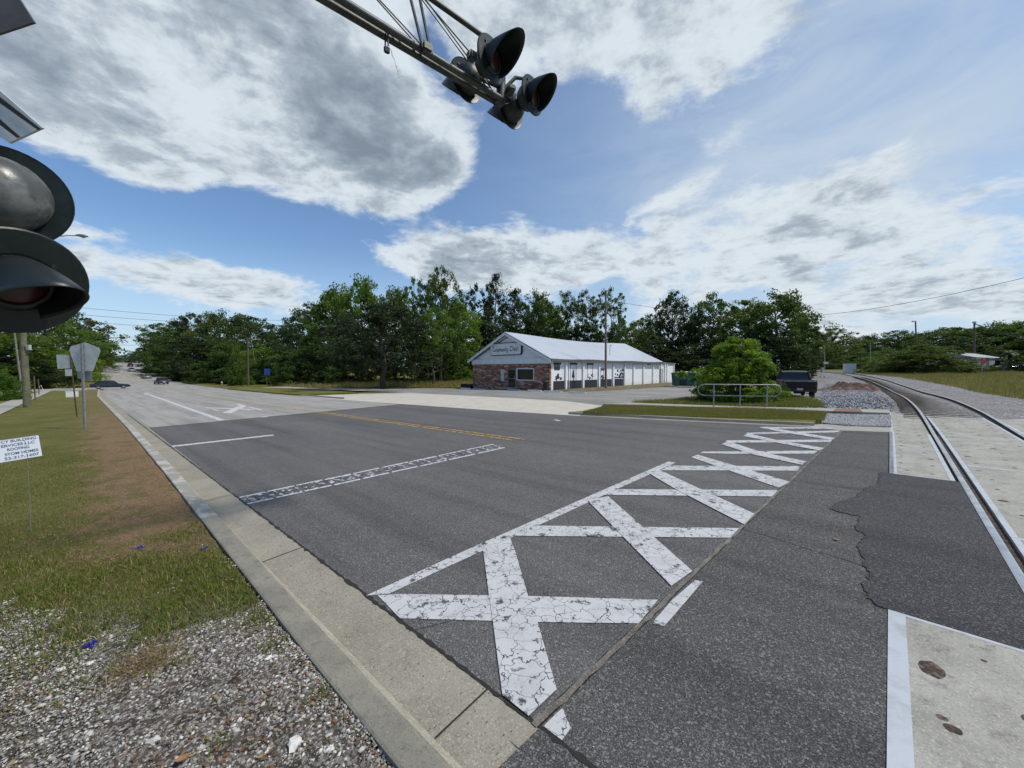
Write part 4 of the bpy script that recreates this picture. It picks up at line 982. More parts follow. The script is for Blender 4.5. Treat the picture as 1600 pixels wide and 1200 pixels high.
# lamp cluster
HZ = 5.6
h1, h2, h3, h4 = gz(769, 93, HZ), gz(728, 126, HZ), gz(797, 172, HZ), gz(832, 149, HZ)
dn = (.747, -.665); dn1 = (.86, -.50)
lamp(h1, (.80, -.60), rad=.25, hood_len=.36); lamp(h4, (.80, -.60), rad=.235, hood_len=.28); lamp(h2, (-.747, .665), rad=.25, hood_len=.32); lamp(h3, (-.747, .665), rad=.24, hood_len=.32)
mid = (h1+h2+h3+h4)/4
def arm(pts, r_=.024): MB().tube([rel(p) for p in pts], r_, 10).build('lamp_arm', M_BOOM, sig, auto=.6)
arm([mid+Vector((0, 0, -.06)), mid.lerp(h4, .45)+Vector((0, 0, .17)), mid.lerp(h4, .85)+Vector((0, 0, .19)), h4+Vector((-.06, .09, .10))], .024)
arm([mid+Vector((0, 0, -.05)), h3+Vector((.05, -.05, .08))], .028); arm([mid, h2+Vector((.08, -.1, .0))], .028); arm([mid, h1+Vector((-.05, .12, -.03))], .028)
MB().tube([rel(mid+Vector((0, 0, -.16))), rel(mid+Vector((0, 0, .16)))], .06, 14).build('junction_box', M_BOOM, sig, auto=.6)
MB().box(rel(mid+Vector((.12, .02, -.02))), (.10, .16, .07), rz=.4).build('clamp', M_BOOM, sig, bevel=.015)
MB().tube([rel(mid+Vector((-.04, 0, -.1))), rel(mid+Vector((-.10, .02, -.24))), rel(h3+Vector((.05, -.1, .05)))], .009, 8).build('cable', M_RUB, sig)
# padlock hanging from the lower pipe, with a scrap of wire
pk = gz(604, 52, ZB-.02)
lk = MB(); lk.box(rel(pk+Vector((0, 0, -.165))), (.06, .03, .07), rz=.5); lk.build('padlock', M_SIGBLK, sig, bevel=.01)
lk = MB(); a = rel(pk)
lk.tube([a+Vector((-.018, .01, -.13)), a+Vector((-.018, .01, -.02)), a+Vector((0, 0, .03)), a+Vector((.018, -.01, -.02)), a+Vector((.018, -.01, -.13))], .008, 8); lk.build('shackle', M_SIGBLK, sig)
lk = MB(); pts = [a+Vector((.03, 0, -.12))]
rr = random.Random(3)
for i in range(14): pts.append(a+Vector((.035+i*.008+rr.uniform(-.006, .006), rr.uniform(-.006, .006), -.14-i*.025)))
lk.tube(pts, .0035, 5); lk.build('wire', M_GALV, sig)

# ================================================================== YARD SIGN
def yard_sign():
    Yd = 4.35
    def P(px, py): r_ = ray(px, py); return Vector((r_[0]*Yd/r_[1], Yd, CAM_H+r_[2]*Yd/r_[1]))
    tr, br = P(57.5, 678.5), P(66, 711.5)
    g = gp(30, 735); 
    # plate faces the camera side of the road
    up = Vector((-.06, 0, 1)).normalized()
    Yd2 = 4.9
    base = Vector(((-1.29)*Yd2, Yd2, 0)); base.z = H(base.x, base.y)
    root = empty('yard_sign', base, 0, 'white corrugated yard sign with blue lettering on thin wire legs in the grass', 'yard sign'); bpy.context.view_layer.update()
    ang = R(36)                                     # plate direction in plan
    # right edge measured, plate runs back to the left
    r1 = ray(60, 680); r2 = ray(66, 712)
    TR = Vector((r1[0]*Yd2/r1[1], Yd2, CAM_H+r1[2]*Yd2/r1[1])); BR = Vector((r2[0]*Yd2/r2[1], Yd2, CAM_H+r2[2]*Yd2/r2[1]))
    up = (TR-BR); hgt = up.length; upn = up.normalized()
    r3 = ray(0, 722.5); tt = 4.62; BL = Vector((r3[0]*tt/r3[1], tt, CAM_H+r3[2]*tt/r3[1]))
    rt = (BR-BL).normalized(); W_ = .60
    rt = (rt-upn*rt.dot(upn)).normalized(); nrm = rt.cross(upn).normalized()
    if nrm.dot(Vector((0, 0, 2))-BR) < 0: nrm = -nrm
    M3 = Matrix((rt, upn, rt.cross(upn))).transposed()
    Mw = Matrix.Translation(BR-base) @ M3.to_4x4()
    pl = MB().box((-W_/2, hgt/2, 0), (W_, hgt, .004)); o = pl.build('sign_plate', mat('corrugated_plastic', (.62, .66, .70), .5), root); o.matrix_basis = Mw
    M_NAVY = mat('navy_print', (.035, .06, .16), .5)
    ls = [("CY BUILDING", .0, .275), ("ERVICES LLC", .02, .26), ("ROOFING", .075, .17), ("STOM HOMES", .0, .262), ("52-317-1607", .0, .27)]
    sc_ = hgt/.26
    for i, (tx, mr, wd) in enumerate(ls):
        t_ = text('lettering', tx, .046, M_NAVY, root, (0, 0, 0), (0, 0, 0), width=wd*W_/.60, ext=.0006, align='RIGHT', bold=.0008)
        mx_ = max(v.co.x for v in t_.data.vertices)
        for v in t_.data.vertices: v.co.x -= mx_
        yy = hgt*(.90-.19*i)+(-.004 if i > 2 else 0); t_.matrix_basis = Mw @ Matrix.Translation((-.022-mr*.9, yy, .0032))
    mb = MB()
    for xo in (-.12, -.48):
        p0 = Mw @ Vector((xo, hgt*.9, 0)); p1 = Mw @ Vector((xo, 0, 0)); p2 = Vector((p1.x, p1.y, -.02)); mb = MB(); mb.tube([p0, p1, p2], .003, 6); mb.build('wire_leg', M_GALV, root)
yard_sign()

# ================================================================== POLES AND SIGNS ON THE LEFT
def gbase(px, py, dz=0): g = gp(px, py, dz); return Vector((g[0], g[1], H(*g)+dz))
def ztop(px_, py_, Y): r_ = ray(px_, py_); return CAM_H+r_[2]*Y/r_[1]
def xat(px_, py_, Y): r_ = ray(px_, py_); return r_[0]*Y/r_[1]
def at_y(px_, py_, Y): return Vector((xat(px_, py_, Y), Y, ztop(px_, py_, Y)))
# near steel post with the back of a five sided sign
b = gbase(133, 670, .09); s1 = empty('road_sign', b, 0, 'back of a grey five sided road sign on a square steel post', 'road sign', None); bpy.context.view_layer.update()
zt = ztop(133, 537, b.y)-b.z
MB().box((0, 0, zt/2), (.062, .062, zt), taper=.98).build('post', M_GALV, s1)
def plate_px(root, pix, Y, m_, name='sign_plate', off=0, th=.006):
    P_ = [at_y(px_, py_, Y)-root.location for (px_, py_) in pix]; mb = MB(); k_ = len(P_)
    # turn the plate square to the road rather than to the picture
    c_ = sum(P_, Vector())/k_; Q = []
    for p_ in P_: Q.append(p_)
    n_ = Vector((.5, -.866, 0))*0+Vector((0, -1, 0))*th
    mb.add([q+Vector((0, off, 0)) for q in Q]+[q+Vector((0, off, 0))+n_ for q in Q], [tuple(range(k_)), tuple(range(2*k_-1, k_-1, -1))]+[(i, (i+1) % k_, k_+(i+1) % k_, k_+i) for i in range(k_)])
    return mb.build(name, m_, root)
plate_px(s1, [(133, 535), (155, 543.5), (157, 549), (145, 580), (120, 580), (108.5, 547), (111, 541)], b.y+.06, M_SIGNBK)
plate_px(s1, [(121, 574), (144, 574), (144, 596), (121, 591)], b.y+.09, worn((.30, .31, .30), (.24, .25, .24), 4, .5, .4, .05))
for zz_ in (zt-.12, zt-.38, zt-.62, zt-.85): MB().box((0, .035, zz_), (.14, .02, .03)).build('bracket', M_GALV, s1)
b = gbase(122, 652, .09); b = gbase(120.5, 652, .09); s2 = empty('road_sign', b, 0, 'thin leaning post with small grey sign backs behind the five sided sign', 'road sign'); bpy.context.view_layer.update()
tp_ = at_y(109, 550, b.y)-b
MB().tube([(0, 0, 0), tp_], .028, 8).build('post', M_RUST, s2)
plate_px(s2, [(88, 554), (109, 555), (110, 575.5), (90, 576.5)], b.y, M_SIGNBK)
plate_px(s2, [(101.5, 577), (112, 577), (112, 587.5), (102, 587.5)], b.y-.05, M_WHITE)
# white painted cabinets behind the posts
def box_px(name, x0, x1, y0, y1, depth, m_, label, cat, top=None, rz=.75, group=None, dz=0.):
    b_ = gbase((x0+x1)/2, y1, dz); w_ = (x1-x0)/F*b_.y; h_ = ztop((x0+x1)/2, y0, b_.y)-b_.z
    root = empty(name, b_, rz, label, cat, group)
    MB().box((0, 0, h_/2+.03), (w_*.8, depth, h_-.06)).build('housing', m_, root, bevel=.02)
    MB().box((0, 0, h_-.015), (w_*.86, depth*1.08, .05)).build('lid', m_, root, bevel=.01)
    MB().box((0, 0, .03), (w_*.84, depth*1.05, .08)).build('plinth', C_WALK, root)
    MB().box((w_*.4+.003, 0, h_*.5), (.006, depth*.8, h_*.8)).build('door', worn((.62, .63, .63), (.5, .5, .5), 3), root)
    return root
box_px('utility_cabinet', 105, 121, 611.5, 621, .5, M_WHITE, 'low white box on the grass behind the sign posts', 'cabinet', dz=.1)
# wooden pole with street lamp at the left
b = gbase(43, 637, .08); pole = empty('street_light_pole', b, 0, 'weathered wooden pole at the left carrying a cobra head street lamp', 'street light'); bpy.context.view_layer.update()
hp = 8.9
MB().cyl((0, 0, -.1), (-.12, .0, hp), .20, .13, 16).build('pole', M_WOODG, pole, auto=.8)
hd = at_y(131, 368.5, b.y)-b
MB().tube([(-.1, 0, hd.z-.55), (hd.x*.35, 0, hd.z-.14), (hd.x*.75, 0, hd.z+.02), (hd.x, 0, hd.z)], .03, 8).build('lamp_arm', M_GALV, pole, auto=.7)
secs = []
for i, (yy, wd, ht, dz_) in enumerate(((-.10, .03, .03, .03), (.0, .10, .05, .03), (.18, .17, .085, .02), (.42, .19, .10, 0), (.62, .13, .07, -.01), (.70, .03, .02, -.02))):
    secs.append([Vector((hd.x-.45+yy, math.cos(t_)*wd, hd.z+dz_+math.sin(t_)*ht)) for t_ in [k_*.5236 for k_ in range(12)]])
MB().loft(secs).build('lamp_head', M_GALV, pole, smooth=True)
g_ = MB().lathe([(0, -.08), (.08, -.065), (.13, -.02), (.14, 0)], 16, Matrix.Translation((hd.x-.05, 0, hd.z-.07)) @ Matrix.Rotation(R(90), 4, 'X') @ Matrix.Rotation(R(180), 4, 'X') if False else Matrix.Translation((hd.x-.07, 0, hd.z-.06)) @ Matrix.Rotation(R(90), 4, 'X'))
g_.build('lamp_glass', mat('lamp_glass', (.35, .36, .34), .3), pole, smooth=True)
MB().box((.30, -.02, ztop(49, 543, b.y)-b.z), (.24, .16, .36)).build('meter_box', worn((.45, .46, .45), (.36, .36, .35), 4), pole, bevel=.02)
MB().box((-.32, .1, ztop(27, 566, b.y)-b.z), (.26, .12, .30)).build('notice_plate', worn((.30, .30, .29), (.22, .22, .22), 4), pole, bevel=.01)
# leaning pole behind
b = gbase(35, 616, .08); lp = empty('utility_pole', b, 0, 'pale leaning pole behind the wooden street lamp pole', 'utility pole'); bpy.context.view_layer.update()
MB().cyl((0, 0, 0), at_y(20, 500, b.y)-b, .11, .09, 10).build('pole', worn((.22, .19, .17), (.15, .13, .11), 4), lp, auto=.8)
for (px_, py_, pt, lab) in ((55, 625, 588, 'taller rusty stake in the grass beside the wooden pole'), (61, 617, 592, 'shorter rusty stake right of the wooden pole')):
    b = gbase(px_, py_, .08); st = MB(); st.box((0, 0, (ztop(px_, pt, b.y)-b.z)/2), (.07, .07, ztop(px_, pt, b.y)-b.z)); o = st.build('stake', worn((.16, .10, .05), (.10, .06, .03), 5), None); o.location = b; tag(o, lab, 'stake')
# sandwich board
b = gbase(64, 612.5, .1); sb = empty('sandwich_board', b, R(-40), 'small white folding sign standing on the left lawn', 'sandwich board')
for sg in (-1, 1):
    mb = MB(); mb.add([(-.34, sg*.28, 0), (.34, sg*.28, 0), (.24, sg*.03, 1.0), (-.24, sg*.03, 1.0), (-.34, sg*.28+.02, 0), (.34, sg*.28+.02, 0), (.24, sg*.03+.02, 1.0), (-.24, sg*.03+.02, 1.0)], [(0, 1, 2, 3), (7, 6, 5, 4), (0, 4, 5, 1), (1, 5, 6, 2), (2, 6, 7, 3), (3, 7, 4, 0)]); mb.build('panel', M_WHITE, sb)
MB().box((0, -.19, .5), (.16, .015, .30)).build('print', M_RUB, sb)

# wooden poles further off, wires
def wood_pole(px_, py_, ptop, rad, label, lean=0, pxt=None, m_=M_WOOD, arms=False, name='utility_pole'):
    b_ = gbase(px_, py_, .02); root = empty(name, b_, 0, label, 'utility pole'); bpy.context.view_layer.update()
    tp2 = at_y(pxt if pxt is not None else px_, ptop, b_.y)-b_
    MB().cyl((0, 0, -.1), tp2, rad, rad*.72, 12).build('pole', m_, root, auto=.8)
    return root, b_+tp2
pl1, T1 = wood_pole(388, 604, 528, .16, 'brown wooden pole at the far verge beside the blue sign', pxt=387)
pl2, T2 = wood_pole(405, 601, 532, .12, 'leaning brace pole propped behind the brown wooden pole', pxt=392)
pl3, T3 = wood_pole(344.5, 599, 545, .12, 'slim grey wooden pole left of the fire hydrant', pxt=342.5, m_=M_WOODG)
pl4, T4 = wood_pole(326, 594.5, 556, .12, 'distant wooden pole against the dark shrubs', m_=M_WOOD)
pl5, T5 = wood_pole(946.5, 606.5, 454, .12, 'tall wooden pole in front of the white side wall', pxt=946.5, m_=worn((.20, .17, .14), (.12, .10, .085), 5, .9))
pl6, T6 = wood_pole(1522, 579, 503,   .17, 'dark wooden pole in front of the house at the right', pxt=1522.5)
MB().box((T6-pl6.location)+Vector((0, 0, -.1)), (.5, .5, .35), rz=.5).build('transformer', M_SIGNBK, pl6, bevel=.08)
pl7, T7 = wood_pole(1433, 580, 503, .15, 'pole carrying a flood lamp above the dark green shrubs', pxt=1430.5)
MB().box((T7-pl7.location)+Vector((-.3, 0, .1)), (.75, .35, .22)).build('flood_lamp', M_SIGNBK, pl7, bevel=.05)
MB().box((T7-pl7.location)+Vector((-.5, 0, -2.0)), (.45, .45, .8)).build('transformer', M_SIGNBK, pl7, bevel=.2)
def wire(a, b, sag, r_, label, name='overhead_wire'):
    pts = [a.lerp(b, i/24)-Vector((0, 0, sag*4*(i/24)*(1-i/24))) for i in range(25)]
    o = MB().tube(pts, r_, 5).build(name, M_RUB, None); tag(o, label, 'overhead wire', 'overhead wires strung between the poles'); return o
wire(at_y(960, 471, 46), at_y(1120, 491, 70), .2, .022, 'thin wire crossing the gap between the tall trees')
wire(at_y(1120, 491, 70), at_y(1760, 393, 28), 2.2, .022, 'long sagging wire crossing the sky at the right')
for i, (ya, yb) in enumerate(((471, 501), (484, 508), (497, 515), (519, 518.5), (533, 528))):
    wire(at_y(-80, ya-13 if i < 3 else ya, 40), at_y(500, yb, 70), .8, .020 if i < 3 else .014, ['topmost', 'second', 'third', 'fourth', 'lowest'][i]+' of the wires crossing the sky at the left')
for i, (ya, yb) in enumerate(((508, 524), (513, 514), (512, 506))):
    wire(T6+Vector((0, 0, -.2-.1*i)), at_y(1700, yb+6, 70-i*8), 1.6, .03, ['lowest sagging', 'middle', 'upper'][i]+' wire running right from the dark wooden pole')
# small signs on the far verge
def small_sign(px_, ybase, x0, x1, y0, y1, m_, label, name='road_sign', pr=.03):
    b_ = gbase(px_, ybase, .05); root = empty(name, b_, 0, label, 'road sign'); bpy.context.view_layer.update()
    MB().cyl((0, 0, 0), at_y(px_, y0, b_.y)-b_, pr, n=8).build('post', M_GALV, root)
    plate_px(root, [(x0, y0), (x1, y0), (x1, y1), (x0, y1)], b_.y-.06, m_, th=.01)
    return root
r_ = small_sign(417, 602.5, 412.5, 422, 576, 586.5, M_BLUESIGN, 'small blue sign on a thin post at the far verge')
small_sign(286.5, 592, 283.5, 290, 579.5, 584.5, M_WHITE, 'small white sign far along the right side of the road')
small_sign(309, 593, 305.5, 312.5, 581, 588, worn((.05, .08, .22), (.04, .06, .16), 3), 'distant dark blue sign in the shade of the shrubs')
b = gbase(346.5, 602, .06); hy = empty('fire_hydrant', b, 0, 'small white and red fire hydrant on the far verge', 'fire hydrant')
MB().lathe([(.16, 0), (.16, .06), (.11, .08), (.11, .48), (.14, .5), (.14, .55)], 14, Matrix.Rotation(R(90), 4, 'X')).build('barrel', mat('hydrant_red', (.35, .07, .03), .5), hy, smooth=True)
MB().lathe([(.13, .55), (.12, .65), (.07, .72), (.03, .74), (0, .76)], 14, Matrix.Rotation(R(90), 4, 'X')).build('cap', M_WHITE, hy, smooth=True)
MB().cyl((-.2, 0, .42), (.2, 0, .42), .055, n=10).build('nozzle', M_WHITE, hy)
# ================================================================== COMMUNITY SHOP BUILDING
def _brick(t, b):
    p = t.obj(); x_, y_, z_ = t.sep(p); q = t.comb(t.m('ADD', x_, y_), z_, 0)
    n_ = t.node('ShaderNodeTexBrick'); t.put(n_.inputs['Vector'], q); n_.inputs['Scale'].default_value = 1.0; n_.inputs['Brick Width'].default_value = .44; n_.inputs['Row Height'].default_value = .135
    n_.inputs['Mortar Size'].default_value = .008; n_.inputs['Color1'].default_value = (0, 0, 0, 1); n_.inputs['Color2'].default_value = (1, 1, 1, 1); n_.inputs['Mortar'].default_value = (.5, .5, .5, 1); n_.offset = .5
    c = t.ramp(n_.outputs[0], [(0, (.075, .028, .022)), (.22, (.19, .065, .045)), (.42, (.38, .15, .10)), (.6, (.11, .045, .038)), (.72, (.46, .34, .27)), (.88, (.26, .10, .07)), (1, (.55, .44, .37))])
    c = t.mix(t.ss(t.noise(p, 1.2, 4), .45, .7, 0, .35), c, (.10, .06, .05)); c = t.mix(n_.outputs[1], c, (.22, .18, .15))
    t.put(b.inputs['Base Color'], c); t.put(b.inputs['Normal'], t.bump(n_.outputs[1], .5, -.01))
M_BRICK = mat('mixed_brick', (.2, .1, .08), .85, 0, _brick)
def _wallw(t, b):
    p = t.obj(); x_, y_, z_ = t.sep(p)
    c = t.mix(t.ss(t.noise(p, .8, 6, .7), .4, .7), (.76, .77, .79), (.66, .67, .68)); c = t.mix(t.ss(t.m('ADD', z_, t.noise(p, 2, 4)), 1.0, .5, 0, .35), c, (.42, .38, .32))
    t.put(b.inputs['Base Color'], c); t.put(b.inputs['Normal'], t.bump(t.noise(p, 14, 4), .25, .01))
M_WALLW = mat('white_painted_block', (.78, .79, .8), .8, 0, _wallw)
def _gable(t, b):
    x_, y_, z_ = t.sep(t.obj()); s_ = t.m('FRACT', t.m('MULTIPLY', x_, 2.2)); c = t.mix(t.ss(s_, .0, .05, 1, 0), (.64, .67, .71), (.46, .50, .55))
    t.put(b.inputs['Base Color'], c)
M_GABLE = mat('gable_boards', (.5, .55, .6), .6, 0, _gable)
def _roof(t, b):
    x_, y_, z_ = t.sep(t.obj()); s_ = t.m('FRACT', t.m('MULTIPLY', y_, 1.35)); c = t.mix(t.ss(s_, .0, .12, 1, 0), (.50, .54, .58), (.30, .33, .37))
    c = t.mix(t.ss(t.noise(t.obj(), .5, 5), .45, .7, 0, .4), c, (.42, .45, .47))
    t.put(b.inputs['Base Color'], c); t.put(b.inputs['Normal'], t.bump(t.ss(s_, 0, .1, 1, 0), .5, .03))
M_ROOF = mat('sheet_metal_roof', (.6, .63, .66), .38, .25, _roof)
M_TRIM = mat('white_trim', (.60, .62, .64), .6)
BX, BY = gp(859, 609.5); BZ = H(BX, BY)-.02
ANG = -R(43.3)
bld = empty('shop_building', (BX, BY, BZ), ANG, 'long white shop with brick front, metal gable roof and a black bordered name sign', 'shop')
bpy.context.view_layer.update(); Minv = bld.matrix_world.inverted()
W, LM, LT = 10.8, 25.0, 30.2; EV = 3.02; BT = 2.48; AP = 5.62
def onside(px_, py_):      # sight line meets the side wall (local x = 0): (y, z)
    o_ = Minv @ Vector((0, 0, CAM_H)); d_ = Minv.to_3x3() @ Vector(ray(px_, py_)); t_ = -o_.x/d_.x; p_ = o_+d_*t_; return p_.y, p_.z
def onfront(px_, py_):
    o_ = Minv @ Vector((0, 0, CAM_H)); d_ = Minv.to_3x3() @ Vector(ray(px_, py_)); t_ = -o_.y/d_.y; p_ = o_+d_*t_; return p_.x, p_.z
# front wall in pieces round the door and the window
dx0, dz0 = onfront(792.5, 603); dx1, _ = onfront(805.7, 603); _, dz1 = onfront(800, 576)
wx0, wz1 = onfront(807, 575.5); wx1, wz0 = onfront(834.5, 595)
def wall_rect(mb, x0, x1, z0, z1, th=.22): mb.box(((x0+x1)/2, th/2, (z0+z1)/2), (x1-x0, th, z1-z0))
mb = MB(); wall_rect(mb, -W, dx0, -.3, BT); wall_rect(mb, dx0, dx1, dz1, BT); wall_rect(mb, dx1, wx0, -.3, BT); wall_rect(mb, wx0, wx1, -.3, wz0); wall_rect(mb, wx0, wx1, wz1, BT); wall_rect(mb, wx1, 0, -.3, BT)
mb.build('front_wall', M_BRICK, bld)
MB().box((-W/2, .08, (BT+EV)/2+.003), (W+.14, .34, EV-BT-.006)).build('fascia_band', worn((.64, .67, .70), (.55, .58, .61), 2), bld)
mb = MB(); mb.add([(-W, .10, EV), (0, .10, EV), (-W/2, .10, AP-.06), (-W, .26, EV), (0, .26, EV), (-W/2, .26, AP-.06)], [(0, 1, 2), (5, 4, 3), (0, 3, 4, 1), (1, 4, 5, 2), (2, 5, 3, 0)]); mb.build('gable', M_GABLE, bld)
MB().box((-.11, LM/2+.11, EV/2-.15), (.22, LM-.22, EV+.3)).build('side_wall', M_WALLW, bld)
MB().box((-W+.11, LM/2+.11, EV/2-.15), (.22, LM-.22, EV+.3)).build('side_wall', M_WALLW, bld)
mb = MB(); mb.add([(-W, LM, -.3), (0, LM, -.3), (0, LM, EV), (-W/2, LM, AP-.06), (-W, LM, EV)]+[(-W, LM-.2, -.3), (0, LM-.2, -.3), (0, LM-.2, EV), (-W/2, LM-.2, AP-.06), (-W, LM-.2, EV)], [(0, 1, 2, 3, 4), (9, 8, 7, 6, 5)]+[(i, (i+1) % 5, 5+(i+1) % 5, 5+i) for i in range(5)]); mb.build('rear_wall', M_WALLW, bld)
MB().box((-W/2+1.2, LM+(LT-LM)/2+.003, EV/2-.27), (W-2.4, LT-LM, EV-.06)).build('annex', M_WALLW, bld)
MB().box((-W/2+1.2, LM+(LT-LM)/2+.003, EV-.20), (W-2.0, LT-LM+.5, .10)).build('annex_roof', worn((.3, .3, .3), (.18, .17, .16), 3), bld)
MB().box((-W/2, LM/2, .0), (W-.5, LM-.5, .1)).build('floor', C_WALK, bld)
MB().box((-W/2, 4.2, 1.5), (W-.5, .12, 3.0)).build('partition', mat('inside', (.10, .10, .10), .9), bld)
# roof with a slight sag along the ridge
OV = .42; slope = (AP-EV)/(W/2)
def zr(y_): u_ = (y_-0)/LM; return AP-.28*math.sin(math.pi*min(max(u_, 0), 1))**1.3+.05*u_
for sg in (-1, 1):
    rows = []; ny = 16
    v = []
    for i in range(ny+1):
        y_ = -OV+(LM+OV+.15)*i/ny
        for k_ in range(4):
            u_ = k_/3; xx = -W/2+sg*u_*(W/2+OV); zz_ = zr(y_)*(1-u_)+(EV-OV*slope*.9)*u_+.03+(-.03*math.sin(y_*.7)*u_)
            v.append((xx, y_, zz_))
    f = [(i*4+k_, i*4+k_+1, i*4+k_+5, i*4+k_+4) for i in range(ny) for k_ in range(3)]
    o = MB().add(v, f).build('roof_slope', M_ROOF, bld); md = o.modifiers.new('thick', 'SOLIDIFY'); md.thickness = .07; md.offset = 1
    # rake boards
    a = Vector((-W/2, -OV-.012, zr(-OV)-.02)); b = Vector((-W/2+sg*(W/2+OV), -OV-.012, EV-OV*slope*.9-.03)); dn_ = Vector((0, 0, -.20))
    mb = MB(); e_ = Vector((0, -.035, 0)); mb.add([a, b, b+dn_, a+dn_, a+e_, b+e_, b+dn_+e_, a+dn_+e_], [(0, 1, 2, 3), (7, 6, 5, 4), (0, 4, 5, 1), (1, 5, 6, 2), (2, 6, 7, 3), (3, 7, 4, 0)]); mb.build('rake_board', M_TRIM, bld)
    a = Vector((-W/2, -.02, AP-.34)); b = Vector((-W/2+sg*(W/2-.1), -.02, EV+.03))
    mb = MB(); mb.tube([a+Vector((0, .1, 0)), b+Vector((0, .1, 0))], .045, 6); mb.build('gable_trim', mat('dark_trim', (.05, .055, .065), .6), bld)
MB().box((-W/2+W/2+OV-.02, LM/2-.1, EV-OV*slope*.9-.07), (.09, LM+.4, .13)).build('gutter', mat('dark_gutter', (.10, .10, .11), .6), bld)
MB().box((.04, 3.0, 1.5), (.07, .07, 2.9)).build('downpipe', M_TRIM, bld)
# pilasters, painted base, murals
pil = [onside(px_, 590)[0] for px_ in (883.3, 910.3, 935.2, 957.3, 975, 989, 1004.3, 1019.4, 1037.8)]
for y_ in pil: MB().box((.075, y_, EV/2-.15), (.15, .26, EV+.1)).build('pilaster', M_WALLW, bld)
for y_ in (LM+.3, LM+2.5, LT-.15): MB().box((.06, y_, EV/2-.2), (.12, .22, EV-.2)).build('pilaster', M_WALLW, bld)
M_MUR = mat('black_mural_paint', (.02, .022, .028), .7)
def side_rect(px0, px1, py0, py1, name, m_=M_MUR, proud=.012, pxm=None):
    y0, y1 = onside(px0, 590)[0], onside(px1, 590)[0]; pm = (px0+px1)/2; z1 = onside(pm, py0)[1]; z0 = onside(pm, py1)[1]
    return MB().box((proud/2+.001, (y0+y1)/2, (z0+z1)/2), (proud, y1-y0, z1-z0)).build(name, m_, bld), (y0, y1, z0, z1)
prev = .12
for i, (a, b) in enumerate(((864.5, 881.5), (885.5, 908.5), (912, 933), (937, 955.5), (959, 973.5))):
    y0, y1 = onside(a, 590)[0], onside(b, 590)[0]; MB().box((.011, (y0+y1)/2, .36), (.02, y1-y0, .95)).build('painted_base', M_MUR, bld)
for (a, b, t_, h_, fr) in ((864.5, 875.5, 566.6, 569.3, 0), (890.5, 901, 567.2, 569.6, 1), (916.5, 926.3, 567.6, 570, 1), (937.5, 944, 575.8, 577.6, 1)):
    side_rect(a, b, t_, h_, 'awning', M_MUR, .10)
    if fr:
        for q_ in (a+.8, b-1.2): side_rect(q_, q_+.5, h_, 597, 'mural_frame')
side_rect(865.8, 874.5, 569.4, 578, 'window', M_GLASS, .03)
def side_poly(pix, name='mural_figure', proud=.012):
    P_ = [onside(*p_) for p_ in pix]; k_ = len(P_); v = [(proud, y_, z_) for y_, z_ in P_]+[(.001, y_, z_) for y_, z_ in P_]
    return MB().add(v, [tuple(range(k_)), tuple(range(2*k_-1, k_-1, -1))]+[(i, (i+1) % k_, k_+(i+1) % k_, k_+i) for i in range(k_)]).build(name, M_MUR, bld)
# plain silhouettes: a seated figure, a closed parasol, potted plants and flowers
side_poly([(866.5, 594.5), (868.2, 591), (867.6, 588.4), (869.6, 587.3), (870.4, 585), (872, 583.2), (873.6, 584.6), (873, 586.8), (874.3, 589.5), (873.6, 591.5), (870.6, 592.2), (869.6, 596.5), (868.8, 596.5), (869.2, 593)])
side_poly([(874.6, 589.5), (877.8, 589.5), (877.6, 593.4), (874.8, 593.4)])
side_poly([(895.5, 575.4), (897, 583.5), (898, 589.5), (896.3, 590), (896, 596), (895.2, 596), (895, 590), (893.2, 589.4), (894.3, 583)])
rr = random.Random(12)
def dots(px0, px1, py0, py1, n_, r0, r1, name='mural_flower'):
    mb = MB()
    for _ in range(n_):
        cx, cy = rr.uniform(px0, px1), rr.uniform(py0, py1); r_ = rr.uniform(r0, r1); y_, z_ = onside(cx, cy)
        k_ = 7; mb.add([(.013, y_+math.cos(i*.8976)*r_*1.2*rr.uniform(.6, 1.2), z_+math.sin(i*.8976)*r_*rr.uniform(.6, 1.2)) for i in range(k_)], [tuple(range(k_))])
    return mb.build(name, M_MUR, bld)
dots(918, 928, 584, 594, 16, .05, .12); dots(939, 945, 586, 602, 22, .05, .13); dots(959, 975, 577, 590, 26, .04, .15); dots(964, 974, 583, 590, 10, .08, .16)
side_rect(958.5, 975.5, 589, 590.6, 'painted_planter')
side_rect(1030.6, 1034.8, 576.2, 598.5, 'side_door', mat('dark_door', (.06, .035, .035), .6), .03)
side_rect(1011, 1014, 567.6, 569.6, 'wall_lamp', mat('lamp_case', (.1, .1, .1), .5), .25)
# pipe vent on the roof
a = Vector((-1.3, 9.6, zr(9.6)-1.3*0-2.0)); MB().tube([(-1.2, 13.2, 3.5), (-1.2, 13.2, 4.7)], .03, 8).build('vent_pipe', M_GALV, bld); MB().tube([(-1.2, 13.2, 4.7), (-1.1, 13.2, 4.85), (-.95, 13.2, 4.75)], .045, 8).build('vent_pipe', M_GALV, bld)
